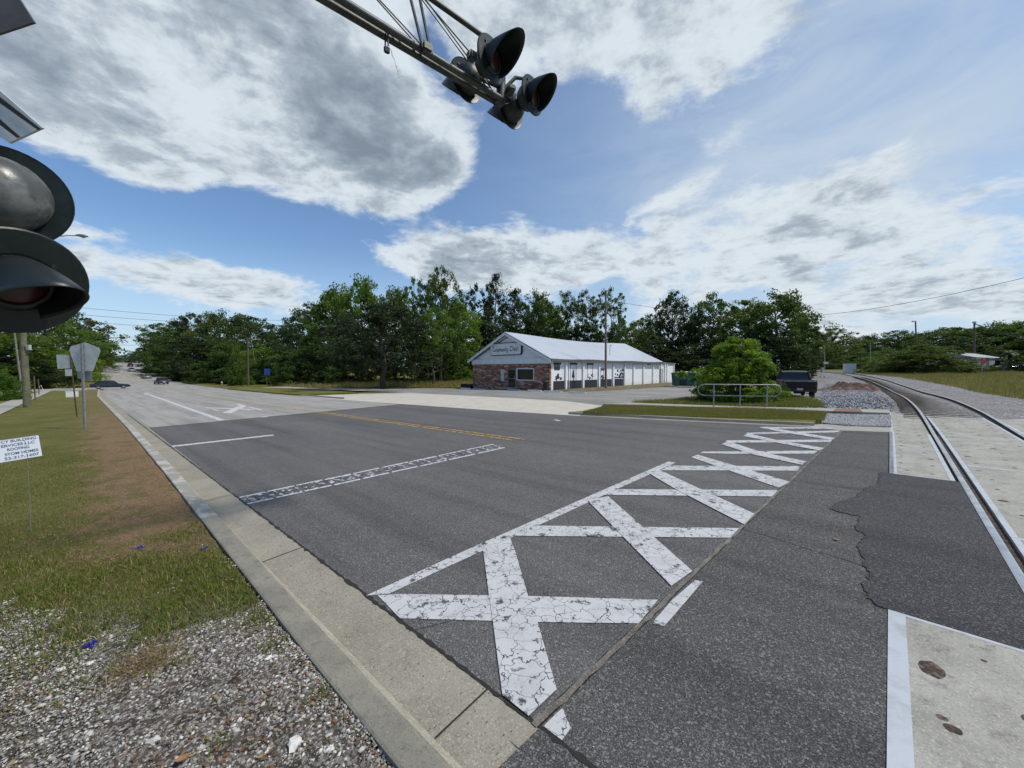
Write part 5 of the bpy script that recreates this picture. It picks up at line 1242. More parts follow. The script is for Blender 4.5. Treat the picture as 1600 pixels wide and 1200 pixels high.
# door, window, notice
dm = (dx0+dx1)/2; dw = dx1-dx0
door = MB().box((dm, .12, (dz1)/2), (dw-.10, .05, dz1-.08)).build('door', M_GLASS, bld)
for (cx, cz, sx_, sz_) in ((dx0+.05, dz1/2, .10, dz1), (dx1-.05, dz1/2, .10, dz1), (dm, dz1-.05, dw-.2, .10), (dm, .06, dw-.2, .12), (dm, 1.0, dw-.2, .06)):
    MB().box((cx, .09, cz), (sx_, .08, sz_)).build('door_frame', worn((.20, .21, .22), (.14, .14, .15), 5), door)
MB().box((dx1-.2, .05, 1.05), (.03, .05, .3)).build('handle', M_CHROME, door)
wn = MB().box(((wx0+wx1)/2, .14, (wz0+wz1)/2), (wx1-wx0, .03, wz1-wz0)).build('shop_window', M_GLASS, bld)
for (cx, cz, sx_, sz_) in ((wx0+.04, (wz0+wz1)/2, .09, wz1-wz0), (wx1-.04, (wz0+wz1)/2, .09, wz1-wz0), ((wx0+wx1)/2, wz1-.04, wx1-wx0-.18, .09), ((wx0+wx1)/2, wz0+.04, wx1-wx0-.18, .09)):
    MB().box((cx, .04, cz), (sx_, .14, sz_)).build('frame', M_TRIM, wn)
nx0, nz1 = onfront(783, 577); nx1, nz0 = onfront(787.5, 595.5)
MB().box(((nx0+nx1)/2, -.02, (nz0+nz1)/2), (nx1-nx0, .03, nz1-nz0)).build('notice_board', worn((.55, .57, .56), (.38, .4, .38), 4), bld)
MB().box((dm, -.45, .04), (1.9, .9, .14)).build('step', C_WALK, bld, bevel=.02)
# sign: rounded board with a black edge and hand-drawn black letters
sx0, sz1 = onfront(766.6, 537.2); sx1, sz0 = onfront(815.8, 554.3)
def rrect(w_, h_, r_, n_=6):
    o = []
    for cx, cy, a0 in ((w_/2-r_, h_/2-r_, 0), (-w_/2+r_, h_/2-r_, 90), (-w_/2+r_, -h_/2+r_, 180), (w_/2-r_, -h_/2+r_, 270)):
        for i in range(n_+1): t_ = R(a0+90*i/n_); o.append((cx+math.cos(t_)*r_, cy+math.sin(t_)*r_))
    return o
Ms = Matrix.Translation(((sx0+sx1)/2, -.10, (sz0+sz1)/2)) @ Matrix.Rotation(R(90), 4, 'X')
sw, shh = sx1-sx0, sz1-sz0
sgn = MB().prism(rrect(sw, shh, .28), -.30, .0, M=Ms).build('sign_board', M_RUB, bld)
MB().prism(rrect(sw-.14, shh-.14, .22), .0, .02, M=Ms).build('sign_face', worn((.62, .66, .68), (.54, .58, .60), 2), sgn)
# lettering in jumbled pen strokes: word by word, each letter a little out of line
rr = random.Random(6)
xx = -sw*.40
for word in ("Community", "Chest"):
    for i, ch in enumerate(word):
        t_ = text('letter', ch, .78 if (i == 0) else .66, M_RUB, sgn, (0, 0, 0), (0, 0, 0), ext=.006, align='LEFT', bold=.004)
        wl = max(v_.co.x for v_ in t_.data.vertices); k_ = .60
        for v_ in t_.data.vertices: v_.co.x *= k_
        t_.matrix_basis = Ms @ Matrix.Translation((xx, rr.uniform(-.05, .05)-.04, .028)) @ Matrix.Rotation(rr.uniform(-.12, .12), 4, 'Z'); xx += wl*k_+.055
    xx += .18
# things in front of the shop
def stop(px0, px1, py_, m_, label):
    a, b = Vector(gp(px0, py_)), Vector(gp(px1, py_+.35)); c_ = (a+b)/2; L_ = min(2.0, (b-a).length)
    d_ = (Minv.inverted().to_3x3() @ Vector((1, 0, 0))).xy
    pr = [(-.09, 0), (.09, 0), (.06, .13), (-.06, .13)]
    mb = MB(); mb.loft([[Vector((x_, p_[0], p_[1])) for p_ in pr] for x_ in (-L_/2, L_/2)])
    o = mb.build('parking_stop', m_, None, bevel=.012); o.location = (c_.x, c_.y, H(c_.x, c_.y)+.005); o.rotation_euler = (0, 0, math.atan2((b-a).y, (b-a).x)); tag(o, label, 'parking stop', 'parking stops in front of the shop')
M_PB = worn((.10, .22, .42), (.18, .28, .42), 5)
stop(720, 735, 607.8, M_WHITE, 'leftmost white parking stop before the brick wall'); stop(739, 757, 609, M_PB, 'left one of two pale blue parking stops'); stop(793, 812, 610.5, M_PB, 'pale blue parking stop in front of the shop door')
stop(825, 846, 611.4, M_WHITE, 'white parking stop below the shop window'); stop(850, 878, 613, M_WHITE, 'white parking stop at the shop corner'); stop(889, 915, 614.3, M_WHITE, 'rightmost white parking stop beside the side wall')
b = gbase(730, 606); pb = empty('planter', b, ANG, 'low black planter left of the brick wall', 'planter')
MB().box((0, 0, .22), (1.7, .5, .42), taper=1.06).build('trough', M_RUB, pb, bevel=.03); MB().box((0, 0, .42), (1.55, .36, .06)).build('soil', M_DIRT, pb)
b = gbase(858, 610); bn = empty('trash_bin', b+Vector((-.35, -.45, 0)), ANG, 'black trash bin at the brick corner of the shop', 'trash bin')
MB().lathe([(.20, 0), (.24, .75), (.25, .78), (.25, .82), (0, .83)], 16, Matrix.Rotation(R(90), 4, 'X')).build('bin', M_RUB, bn, smooth=True); MB().lathe([(.26, .80), (.2, .92), (0, .96)], 16, Matrix.Rotation(R(90), 4, 'X')).build('lid', M_RUB, bn, smooth=True)

# ================================================================== DUMPSTER
b = gbase(1070, 604.5, .02); du = empty('dumpster', b, ANG+R(8), 'open green dumpster heaped with rubbish at the rear of the shop', 'dumpster')
dwid = 35/F*b.y*.98; dh = 1.45
M_DUMP = worn((.012, .10, .065), (.02, .07, .05), 3, .5, .1)
mb = MB(); pr = [(-dwid/2, dh), (-dwid/2+.1, .25), (-dwid/2+.35, .12), (dwid/2-.35, .12), (dwid/2-.1, .25), (dwid/2, dh)]
mb.loft([[Vector((x_, y_, z_)) for x_, z_ in pr]+[Vector((x_*.93, y_*.93, z_+.07)) for x_, z_ in pr[::-1]] for y_ in (-.9, .9)], cap=False)
for y_ in (-.9, .9): mb.box((0, y_, .8), (dwid-.28, .06, 1.28))
mb.build('container', M_DUMP, du)
for x_ in (-.38, -.13, .13, .38): MB().box((x_*dwid, -.95, .72), (.08, .08, 1.1)).build('rib', M_DUMP, du)
MB().box((0, -.93, dh-.02), (dwid+.06, .09, .10)).build('rim', M_DUMP, du); MB().box((0, .93, dh-.02), (dwid+.06, .09, .10)).build('rim', M_DUMP, du)
MB().box((0, -1.0, .5), (.6, .12, .5)).build('lift_pocket', M_RUB, du)
rr = random.Random(3)
for i in range(9):
    bm = bmesh.new(); bmesh.ops.create_icosphere(bm, subdivisions=2, radius=rr.uniform(.2, .34))
    for v_ in bm.verts: v_.co *= 1+rr.uniform(-.15, .15)
    me = bpy.data.meshes.new('rubbish_bag'); bm.to_mesh(me); bm.free()
    o = link('rubbish_bag', me, mat('bag', rr.choice([(.55, .56, .55), (.35, .36, .34), (.08, .08, .09), (.5, .48, .4)]), .5)); o.matrix_world = du.matrix_basis @ Matrix.Translation((rr.uniform(-.40, .40)*dwid, rr.uniform(-.5, .5), 1.38)); tag(o, 'rubbish bag lying on top in the green dumpster', 'rubbish bag', 'rubbish bags in the dumpster')

# ================================================================== HANDRAIL
hb = gbase(1156, 637, .05); hr = empty('handrail', hb, 0, 'galvanised pipe handrail with rounded ends in front of the bright bush', 'handrail')
A = gbase(1115, 637, .05); Bp = gbase(1198, 637, .05); dv = (Bp-A); dv.z = 0; dv.normalize()
bpy.context.view_layer.update()
zu = ztop(1156, 601, hb.y)-hb.z; zl = ztop(1156, 618.5, hb.y)-hb.z; rd = (zu-zl)/2; e0 = (A-hb).dot(dv)-.42; e1 = (Bp-hb).dot(dv)+.30
pts = []
for i in range(9): t_ = R(90+180*i/8); pts.append((e0+math.cos(t_)*rd, (zu+zl)/2+math.sin(t_)*rd))
for i in range(9): t_ = R(-90+180*i/8); pts.append((e1+math.cos(t_)*rd, (zu+zl)/2+math.sin(t_)*rd))
pts.append(pts[0])
MB().tube([dv*a_+Vector((0, 0, z_)) for a_, z_ in pts], .024, 10, cap=False).build('rail_loop', M_GALV, hr, auto=.9)
for p_ in (A, hb, Bp):
    q_ = p_-hb; MB().cyl((q_.x, q_.y, -.1), (q_.x, q_.y, zu), .028, n=10).build('post', M_GALV, hr, auto=.8)

# ================================================================== VEHICLES
def sec(x_, pts): return [Vector((x_, y_, z_)) for (y_, z_) in pts]+[Vector((x_, -y_, z_)) for (y_, z_) in pts[::-1]]
def wheel(root, x_, y_, r_, side, rimc=M_GALV):
    M_ = Matrix.Translation((x_, y_, r_)) @ Matrix.Rotation(0 if side > 0 else math.pi, 4, 'Z')
    t_ = MB().lathe([(r_*.62, .10), (r_*.9, .11), (r_, .06), (r_, -.06), (r_*.9, -.11), (r_*.62, -.10)], 28, M_).build('wheel', M_TYRE, root, auto=.6)
    mb = MB(); mb.lathe([(0, .05), (r_*.12, .06), (r_*.2, .04), (r_*.55, .055), (r_*.63, .09)], 24, M_)
    for k_ in range(5):
        a = k_*1.2566; p0 = M_ @ Vector((math.cos(a)*r_*.12, .075, math.sin(a)*r_*.12)); p1 = M_ @ Vector((math.cos(a)*r_*.6, .085, math.sin(a)*r_*.6)); mb.tube([p0, p1], .03, 6)
    mb.build('rim', rimc, t_)
def car(loc, rz, paint_, label, L_=4.7, Wd=1.82, Ht=1.45, suv=False, group='cars on the road'):
    root = empty('car', loc, rz, label, 'car', group); h_ = L_/2; w_ = Wd/2; bl = .92 if not suv else 1.08
    P_ = [(-h_, .40, .62, .80), (-h_+.10, .28, .86, .95), (-h_+.55, .24, bl-.02, 1), (-h_+1.2, .22, bl, 1), (-.2, .22, bl-.02, 1), (h_-1.5, .22, bl-.05, 1), (h_-.9, .24, bl-.12, .98), (h_-.25, .26, bl-.24, .90), (h_, .36, bl-.36, .74)]
    MB().loft([sec(x_, [(0, zb), (w_*k_*.85, zb), (w_*k_*.98, zb+.12), (w_*k_, (zb+zt)/2), (w_*k_*.96, zt-.08), (w_*k_*.86, zt), (0, zt+.03)]) for (x_, zb, zt, k_) in P_]).build('body', paint_, root, auto=.55)
    a0, a1, a2, a3 = (-h_+.45, -h_+1.15, .35, h_-1.45) if not suv else (-h_+.15, -h_+.45, .45, h_-1.5)
    cs_ = [(a0, bl-.06, bl-.04, .80), (a1, bl-.06, Ht-.09, .74), ((a1+a2)/2, bl-.06, Ht-.02, .74), (a2, bl-.06, Ht-.05, .74), (a3, bl-.10, bl-.08, .80)]
    MB().loft([sec(x_, [(0, zb), (w_*.90, zb), (w_*(.9*.35+k_*.65), zb+(zt-zb)*.65), (w_*k_*.92, zt-.02*(zt-zb > .1)), (0, zt)]) for (x_, zb, zt, k_) in cs_]).build('window_glass', M_GLASS, root, auto=.5)
    MB().loft([sec(x_, [(0, zt-.03), (w_*k_*.95, zt-.05), (w_*k_*.9, zt+.012), (0, zt+.03)]) for (x_, zb, zt, k_) in cs_[1:4]]).build('roof', paint_, root, auto=.5)
    for sg in (-1, 1):
        for x_ in ((a1+a2)/2-.1,): MB().tube([(x_, sg*w_*.885, bl-.03), (x_, sg*w_*.72, Ht-.07)], .035, 6).build('pillar', paint_, root)
        for (p_, q_) in (((a1-.05, bl+.0), (a1, Ht-.08)), ((a2+.02, Ht-.08), (a3-.1, bl-.06)), ((a0+.05, bl-.02), (a1, Ht-.08))): MB().tube([(p_[0], sg*w_*(.87 if p_[1] < bl+.1 else .71), p_[1]), (q_[0], sg*w_*(.71 if q_[1] > bl+.1 else .84), q_[1])], .035, 6).build('pillar', paint_, root)
        MB().box((a3-.35, sg*(w_+.06), bl+.05), (.12, .16, .12)).build('mirror', paint_, root, bevel=.03)
        MB().box((-h_+.06, sg*w_*.64, .74), (.10, .34, .14)).build('tail_light', M_TAIL, root, bevel=.02); MB().box((h_-.10, sg*w_*.60, bl-.34), (.12, .36, .10)).build('headlight', mat('clear_lamp', (.6, .6, .6), .15), root, bevel=.02)
        for x_ in (-h_+.95, h_-.92): wheel(root, x_, sg*(w_-.10), .33, sg)
    MB().box((-h_-.01, 0, .56), (.03, .5, .13)).build('number_plate', M_WHITE, root); MB().box((-h_+.05, 0, .40), (.12, Wd*.82, .14)).build('bumper', M_RUB, root, bevel=.02)
    return root
def paintm(c_, r_=.3): return mat('car_paint', c_, r_, .2, None, .5, .25)
def gv(px_, py_): g = gp(px_, py_); return Vector((g[0], g[1], H(*g)))
az_r = math.atan2(U.y, U.x)
cdark = gv(173, 608.2)+Vector((0, 0, .13)); car(cdark, math.atan2(NV.y, NV.x)+.03, paintm((.012, .018, .028)), 'dark blue sedan crossing side on from the left street', L_=4.85)
car(gv(252, 600.3), az_r+.12, paintm((.05, .055, .075)), 'dark grey car seen from behind, nearest on the road', Ht=1.55)
car(gv(228.5, 591.6), az_r+.10, paintm((.22, .24, .28)), 'silver grey car second nearest on the road')
car(gv(206, 580.5), az_r+.06+math.pi, paintm((.40, .42, .45)), 'pale silver car coming over the rise', Ht=1.45)
car(gv(203.5, 573.3), az_r+.0, paintm((.02, .02, .025)), 'black car at the top of the rise', Ht=1.8, suv=True)
for i, (px_, py_, c_, lab) in enumerate(((222, 573.8, (.015, .015, .02), 'black car parked beside the far road'), (231, 574.6, (.42, .38, .32), 'tan car parked beyond the far road'), (240, 575.2, (.50, .48, .46), 'pale car parked right of the tan one'))):
    car(gv(px_, py_), az_r+1.3, paintm(c_), lab, group='cars parked by the far road')
# pickup truck
tb = gbase(1249, 623.5, .02); tr = empty('pickup_truck', tb, R(90-29), 'black pickup truck seen from behind on the gravel beside the rails', 'pickup truck')
tr.scale = (.86, .86, .84)
BLK = mat('car_paint', (.006, .006, .009), .3, .0, None, .3); w_ = .98; 
def tsec(x_, w1, zb, zt, top=.02): return sec(x_, [(0, zb), (w1*.9, zb), (w1*.99, zb+.10), (w1, (zb+zt)/2), (w1*.97, zt-.05), (w1*.92, zt), (0, zt+top)])
# x forward; rear bumper at x = 0
MB().loft([tsec(.14, w_*.97, .62, 1.22, 0), tsec(.2, w_, .55, 1.24, 0), tsec(2.0, w_, .52, 1.24, 0), tsec(2.05, w_, .50, 1.24, 0), tsec(4.3, w_, .48, 1.22), tsec(5.2, w_*.99, .50, 1.14, .05), tsec(5.62, w_*.94, .55, 1.05, .03), tsec(5.8, w_*.82, .60, .95, 0)]).build('body', BLK, tr, auto=.55)
MB().box((.13, 0, .93), (.07, 1.55, .58)).build('tailgate', BLK, tr, bevel=.02)
MB().box((.10, 0, 1.215), (.12, 1.72, .045)).build('tailgate_cap', worn((.33, .34, .36), (.2, .2, .22), 4, .35, .3), tr, bevel=.01)
MB().box((1.05, 0, 1.255), (1.75, 1.55, .03)).build('bed_cover', M_RUB, tr)
for sg in (-1, 1): MB().box((1.1, sg*.93, 1.26), (1.95, .10, .05)).build('bed_rail', worn((.20, .21, .22), (.05, .05, .05), 3), tr, bevel=.015)
MB().loft([sec(x_, [(0, 1.15), (w_*.94, 1.15), (w_*(.92*.4+k_*.6), 1.15+(zt-1.15)*.7), (w_*k_*.94, zt-.02), (0, zt+.01)]) for (x_, zt, k_) in ((2.05, 1.24, .92), (2.25, 1.86, .80), (3.0, 1.92, .80), (3.75, 1.86, .80), (4.5, 1.22, .90))]).build('window_glass', M_GLASS, tr, auto=.5)
MB().loft([sec(x_, [(0, zt-.05), (w_*.79, zt-.07), (w_*.76, zt+.01), (0, zt+.03)]) for (x_, zt) in ((2.2, 1.87), (3.0, 1.93), (3.8, 1.87))]).build('roof', worn((.16, .165, .17), (.10, .10, .11), 3, .25, .2), tr, auto=.5)
for sg in (-1, 1):
    MB().tube([(2.06, sg*.88, 1.2), (2.24, sg*.76, 1.86)], .06, 8).build('pillar', BLK, tr); MB().tube([(3.1, sg*.90, 1.2), (3.1, sg*.78, 1.88)], .05, 8).build('pillar', BLK, tr); MB().tube([(4.45, sg*.88, 1.2), (3.8, sg*.76, 1.87)], .045, 8).build('pillar', BLK, tr)
    MB().box((.12, sg*.89, 1.0), (.10, .15, .40)).build('tail_light', mat('dark_tail', (.06, .008, .01), .2), tr, bevel=.02)
    MB().box((4.0, sg*1.13, 1.28), (.16, .26, .22)).build('mirror', BLK, tr, bevel=.04)
    for x_ in (1.25, 4.75):
        wheel(tr, x_, sg*.86, .41, sg, M_SIGGREY)
        v = []; f = []
        for k_ in range(13):
            a = math.pi*k_/12
            for yy in (.90, 1.035): v += [(x_+math.cos(a)*.50, sg*yy, .41+math.sin(a)*.50)]
        f = [(2*k_, 2*k_+1, 2*k_+3, 2*k_+2) for k_ in range(12)]; o = MB().add(v, f).build('wheel_arch', M_RUB, tr); md = o.modifiers.new('t', 'SOLIDIFY'); md.thickness = .03
MB().box((.02, 0, .60), (.20, 1.86, .19)).build('bumper', worn((.02, .02, .022), (.04, .04, .04), 4, .35, .4), tr, bevel=.03)
MB().box((-.09, 0, .68), (.02, .34, .15)).build('number_plate', worn((.50, .48, .46), (.4, .36, .36), 8), tr)
MB().tube([(.1, -.5, .38), (.9, -.5, .38)], .035, 8).build('exhaust', M_RUST, tr); MB().box((.5, 0, .42), (.5, .5, .12)).build('spare_carrier', M_RUB, tr)

# ================================================================== RIGHT SIDE
# dirt heap beside the ballast
rr = random.Random(9); c_ = gv(1330, 609); bm = bmesh.new(); bmesh.ops.create_grid(bm, x_segments=40, y_segments=24, size=1)
from mathutils import noise as mn
for v_ in bm.verts:
    x_, y_ = v_.co.x, v_.co.y; e_ = max(0, 1-(x_*x_+y_*y_)); v_.co = Vector((x_*3.4, y_*1.9, (e_**.8)*(.42+.75*mn.noise(Vector((x_*3.2, y_*3, .3)))+.25*mn.noise(Vector((x_*9, y_*9, 2))))-.02))
me = bpy.data.meshes.new('dirt_heap'); bm.to_mesh(me); bm.free()
o = link('dirt_heap', me, mat('red_dirt', (.12, .06, .04), .95, 0, lambda t, b: (t.put(b.inputs['Base Color'], t.mix(t.ss(t.noise(t.obj(), 2.2, 6, .75), .4, .62), (.045, .022, .018), (.17, .105, .08))), t.put(b.inputs['Normal'], t.bump(t.noise(t.obj(), 7, 5), .8, .1)))), None, True)
o.location = c_+Vector((0, 0, .04)); o.rotation_euler = (0, 0, R(35)); tag(o, 'low heap of reddish dirt on the ballast beside the truck', 'dirt heap')
cab = box_px('signal_cabinet', 1319, 1335, 568.3, 583.5, 1.6, M_WHITE, 'white metal signal cabinet right of the far track bend', 'cabinet', dz=0, rz=-.5)
# far crossing mast
root, tpp = wood_pole(1288.5, 582.5, 541, .10, 'thin far railroad mast where the rails reach the trees', m_=M_GALV, name='railroad_mast')
MB().box((0, -.2, 1.9), (.9, .2, .4)).build('signal_head', M_SIGNBK, root, bevel=.04); MB().box((-.4, 0, .5), (.6, .5, 1.0)).build('base_box', M_SIGNBK, root, bevel=.05)
wood_pole(1345, 582.5, 552, .12, 'short dark pole right of the white cabinet'); wood_pole(1360, 579, 536, .10, 'slim pale pole above the distant shrubs', m_=M_GALV); wood_pole(1267, 578, 549, .10, 'pale slim pole in the trees beyond the truck', m_=M_GALV)
# white house with a rusty tin roof
hbase = gbase(1536, 580, 0); Yh = hbase.y
house = empty('house', hbase, R(22), 'white house with a faded tin roof behind the dark pole at the right', 'house'); bpy.context.view_layer.update()
k_ = Yh/F
hw, hd, hh = 76*k_, 50*k_, 22*k_*.95
mb = MB(); mb.box((0, hd/2, hh/2), (hw, hd, hh)); mb.build('walls', worn((.66, .68, .70), (.55, .57, .6), .6), house)
rh = 8.5*k_
mb = MB(); mb.add([(-hw/2-.8, -.8, hh), (hw/2+.8, -.8, hh), (hw/2+.8, hd/2, hh+rh), (-hw/2-.8, hd/2, hh+rh), (-hw/2-.8, hd+.8, hh), (hw/2+.8, hd+.8, hh)], [(0, 1, 2, 3), (3, 2, 5, 4), (0, 3, 4), (1, 5, 2), (0, 4, 5, 1)])
mb.build('roof', worn((.34, .33, .33), (.26, .17, .15), .5, .5, .3, .1, .5, .7), house)
for x_ in (-.28, .02, .30):
    wdw = MB().box((hw*x_, -.05, hh*.55), (1.6, .1, 1.8)).build('window', M_GLASS, house); MB().box((hw*x_, -.12, hh*.55-.95), (1.9, .1, .14)).build('sill', M_TRIM, wdw)
dr_ = MB().box((hw*.15, -.06, 1.15), (1.2, .1, 2.3)).build('door', mat('door', (.08, .08, .1), .5), house)
MB().box((-hw*.36, -2.2, hh*.82), (hw*.3, 4.6, .2)).build('porch_roof', worn((.3, .3, .3), (.2, .15, .13), 1), house)
for x_ in (-.48, -.25): MB().cyl((hw*x_, -4.2, 0), (hw*x_, -4.2, hh*.8), .12, n=8).build('porch_post', M_TRIM, house)
# red octagonal sign near the house
b = gbase(1534, 584, 0); st = empty('stop_sign', b, 0, 'red octagonal stop sign in front of the white house', 'stop sign'); bpy.context.view_layer.update()
zc = ztop(1534, 565.5, b.y)-b.z; MB().cyl((0, 0, 0), (0, 0, zc), .05, n=8).build('post', M_GALV, st)
r8 = 4.2*b.y/F; Mx = Matrix.Translation((0, -.1, zc)) @ Matrix.Rotation(R(90), 4, 'X')
MB().prism([(math.cos(R(22.5+45*i))*r8, math.sin(R(22.5+45*i))*r8) for i in range(8)], 0, .03, M=Mx).build('sign_plate', mat('sign_red', (.38, .02, .025), .5), st)
car(gv(1579, 580.5), R(-20), paintm((.09, .10, .11)), 'dark grey car parked beside the white house', group='cars parked by the house')
car(gv(1598, 579.5), R(-25), paintm((.15, .16, .17)), 'grey car at the right edge beyond the palm', group='cars parked by the house')
for (px_, py_, pt, c_, lab) in ((1366.5, 580, 566, (.42, .42, .20), 'small pale yellow sign beside the far shrubs'), (1386, 582, 563, (.45, .17, .08), 'orange barrier panel at the shrubs beyond the rails')):
    b = gbase(px_, py_, 0); rt = empty('road_sign', b, 0, lab, 'road sign'); bpy.context.view_layer.update(); zz_ = ztop(px_, pt, b.y)-b.z; wd = (4 if c_[1] > .3 else 9)*b.y/F
    MB().cyl((0, 0, 0), (0, 0, zz_), .05, n=6).build('post', M_GALV, rt); MB().box((0, -.08, zz_-wd*.35), (wd, .05, wd*.6)).build('sign_plate', mat('sign', c_, .6), rt)
# left distance: fence, van, small house
b = gbase(80, 592, .1); fe = empty('wooden_fence', b, R(10), 'brown wooden fence beyond the left lawn', 'fence'); bpy.context.view_layer.update()
fw = 30*b.y/F; fh = 9*b.y/F
for i in range(26): MB().box((-fw/2+fw*(i+.5)/26, 0, fh/2), (fw/26*.93, .04, fh*(1+.02*math.sin(i*3)))).build('board', M_DIRT, fe)
for z_ in (.25, .8): MB().box((0, .06, fh*z_), (fw, .05, .1)).build('rail', M_WOOD, fe)
car(gv(16, 588), R(200), paintm((.5, .52, .54)), 'white car parked on the left behind the hedge', suv=True, Ht=1.8, group='cars parked on the left')
# ================================================================== TREES AND SHRUBS
def foliage(name, tr=.46):
    m_ = bpy.data.materials.new(name); m_.use_nodes = True; t = NT(m_.node_tree); b = m_.node_tree.nodes['Principled BSDF']
    oi = t.node('ShaderNodeObjectInfo'); p = t.obj(); ge = t.node('ShaderNodeNewGeometry')
    n1_ = t.noise(p, 5, 3, .6); n2_ = t.noise(p, 45, 2, .6)
    c = t.mix(t.ss(n1_, .35, .65), t.mix(1, oi.outputs['Color'], (.72, .78, .80), 'MULTIPLY'), t.mix(1, oi.outputs['Color'], (1.35, 1.22, .95), 'MULTIPLY'))
    c = t.mix(t.ss(n2_, .45, .75, 0, .6), c, t.mix(1, c, (1.7, 1.5, 1.2), 'MULTIPLY'))
    c = t.mix(t.ss(n2_, .5, .25, 0, .6), c, t.mix(1, c, (.55, .6, .6), 'MULTIPLY'))
    t.put(b.inputs['Base Color'], c); b.inputs['Roughness'].default_value = .55; b.inputs['Specular IOR Level'].default_value = .3
    tl = t.node('ShaderNodeBsdfTranslucent'); t.put(tl.inputs[0], t.mix(1, c, (1.35, 1.5, .7), 'MULTIPLY')); mx = t.node('ShaderNodeMixShader'); mx.inputs[0].default_value = tr
    t.l.new(b.outputs[0], mx.inputs[1]); t.l.new(tl.outputs[0], mx.inputs[2]); t.l.new(mx.outputs[0], m_.node_tree.nodes['Material Output'].inputs[0]); return m_
M_LEAF = foliage('foliage')
M_BARK = worn((.085, .07, .055), (.045, .038, .03), 6, .95, 0, .5, bscale=20)
def crown_mesh(seed, z0, prof, ntip, nleaf, leaf, spread, inner=.35, flat=1.0, bumps=.22):
    nleaf = int(nleaf*1.4); leaf *= .80
    r_ = np.random.default_rng(seed); zs = r_.uniform(z0, 1, ntip*3); a = r_.uniform(0, 2*np.pi, ntip*3)
    pr = np.interp((zs-z0)/(1-z0), [q[0] for q in prof], [q[1] for q in prof])
    keep = r_.random(ntip*3) < (pr/pr.max())**1.0+.08; zs, a, pr = zs[keep][:ntip], a[keep][:ntip], pr[keep][:ntip]; n_ = len(zs)
    lump = np.ones(n_)
    for k_ in range(6):
        ph = r_.uniform(0, 6.28, 2); fa = r_.integers(1, 5); fz = r_.uniform(3, 13); lump += bumps/(1+.25*k_)*np.sin(a*fa+ph[0])*np.sin(zs*fz+ph[1])
    rad = pr*lump*(inner+(1-inner)*r_.random(n_)**.45)
    tips = np.column_stack([np.cos(a)*rad, np.sin(a)*rad, zs+r_.normal(0, .02, n_)])
    sz = spread*r_.uniform(.5, 1.6, n_)
    L_ = np.repeat(tips, nleaf, 0); S_ = np.repeat(sz, nleaf)[:, None]; N_ = len(L_)
    off = r_.normal(0, 1, (N_, 3)); off /= np.linalg.norm(off, axis=1)[:, None]; off *= (r_.random((N_, 1))**.5)
    C_ = L_+off*S_*np.array([1.15, 1.15, .62*flat])
    C_[:, 2] = np.maximum(C_[:, 2], .005)
    e1 = r_.normal(0, 1, (N_, 3)); e1[:, 2] *= .7; e1 /= np.linalg.norm(e1, axis=1)[:, None]; e2 = np.cross(e1, r_.normal(0, 1, (N_, 3))+np.array([0, 0, .8])); e2 /= np.linalg.norm(e2, axis=1)[:, None]
    l_ = leaf*r_.uniform(.55, 1.5, (N_, 1)); w_ = l_*.55
    V = np.stack([C_-e1*l_, C_-e2*w_+e1*l_*.1, C_+e1*l_, C_+e2*w_], 1).reshape(-1, 3); F_ = np.arange(N_*4).reshape(-1, 4)
    me = bpy.data.meshes.new('crown'); me.vertices.add(len(V)); me.vertices.foreach_set('co', V.astype(np.float32).ravel()); me.loops.add(N_*4); me.loops.foreach_set('vertex_index', F_.astype(np.int32).ravel())
    me.polygons.add(N_); me.polygons.foreach_set('loop_start', np.arange(0, N_*4, 4, dtype=np.int32)); me.update(calc_edges=True); me.materials.append(M_LEAF); return me, tips
def trunk_mesh(seed, tips, z0, r0, ztop_, nb=26, multi=1):
    rr = random.Random(seed); mb = MB()
    for m_ in range(multi):
        ox, oy = (0, 0) if multi == 1 else (rr.uniform(-.06, .06), rr.uniform(-.06, .06)); q = [(ox, oy, -.03)]
        for i in range(1, 7): q.append((ox+rr.uniform(-.02, .02)*i**.5, oy+rr.uniform(-.02, .02)*i**.5, ztop_*i/6))
        R0 = r0/(multi**.5); mb.tube(q, [R0*1.35, R0, R0*.85, R0*.7, R0*.55, R0*.38, R0*.2], 8)
        ch = rr.sample(range(len(tips)), min(nb, len(tips)))
        for k_ in ch:
            tpt = Vector(tips[k_]); zb = max(z0*.75, min(tpt.z-.12, ztop_*.9)) if tpt.z > z0*.75 else tpt.z*.6; u_ = min(1, zb/ztop_); i = min(5, int(u_*6)); f_ = u_*6-i
            st = Vector(q[i]).lerp(Vector(q[min(6, i+1)]), f_); md_ = st.lerp(tpt, .5)+Vector((rr.uniform(-.02, .02), rr.uniform(-.02, .02), rr.uniform(-.01, .03)))
            mb.tube([st, md_, tpt], [R0*.34*(1-u_*.5), R0*.2, R0*.06], 5, cap=False)
    me = bpy.data.meshes.new('trunk'); me.from_pydata(mb.v, [], mb.f); me.materials.append(M_BARK); me.polygons.foreach_set('use_smooth', [True]*len(me.polygons)); return me
OAK = [(0, .30), (.12, .46), (.35, .52), (.6, .48), (.8, .36), (.93, .22), (1, .06)]
TALL = [(0, .18), (.15, .30), (.4, .40), (.65, .46), (.85, .34), (1, .08)]
DENSE = [(0, .50), (.2, .54), (.5, .50), (.75, .38), (.9, .24), (1, .06)]
CEDAR = [(0, .50), (.3, .46), (.55, .34), (.8, .20), (1, .03)]
BUSH = [(0, .46), (.15, .54), (.45, .50), (.7, .36), (.88, .2), (1, .05)]
PROTO = {}
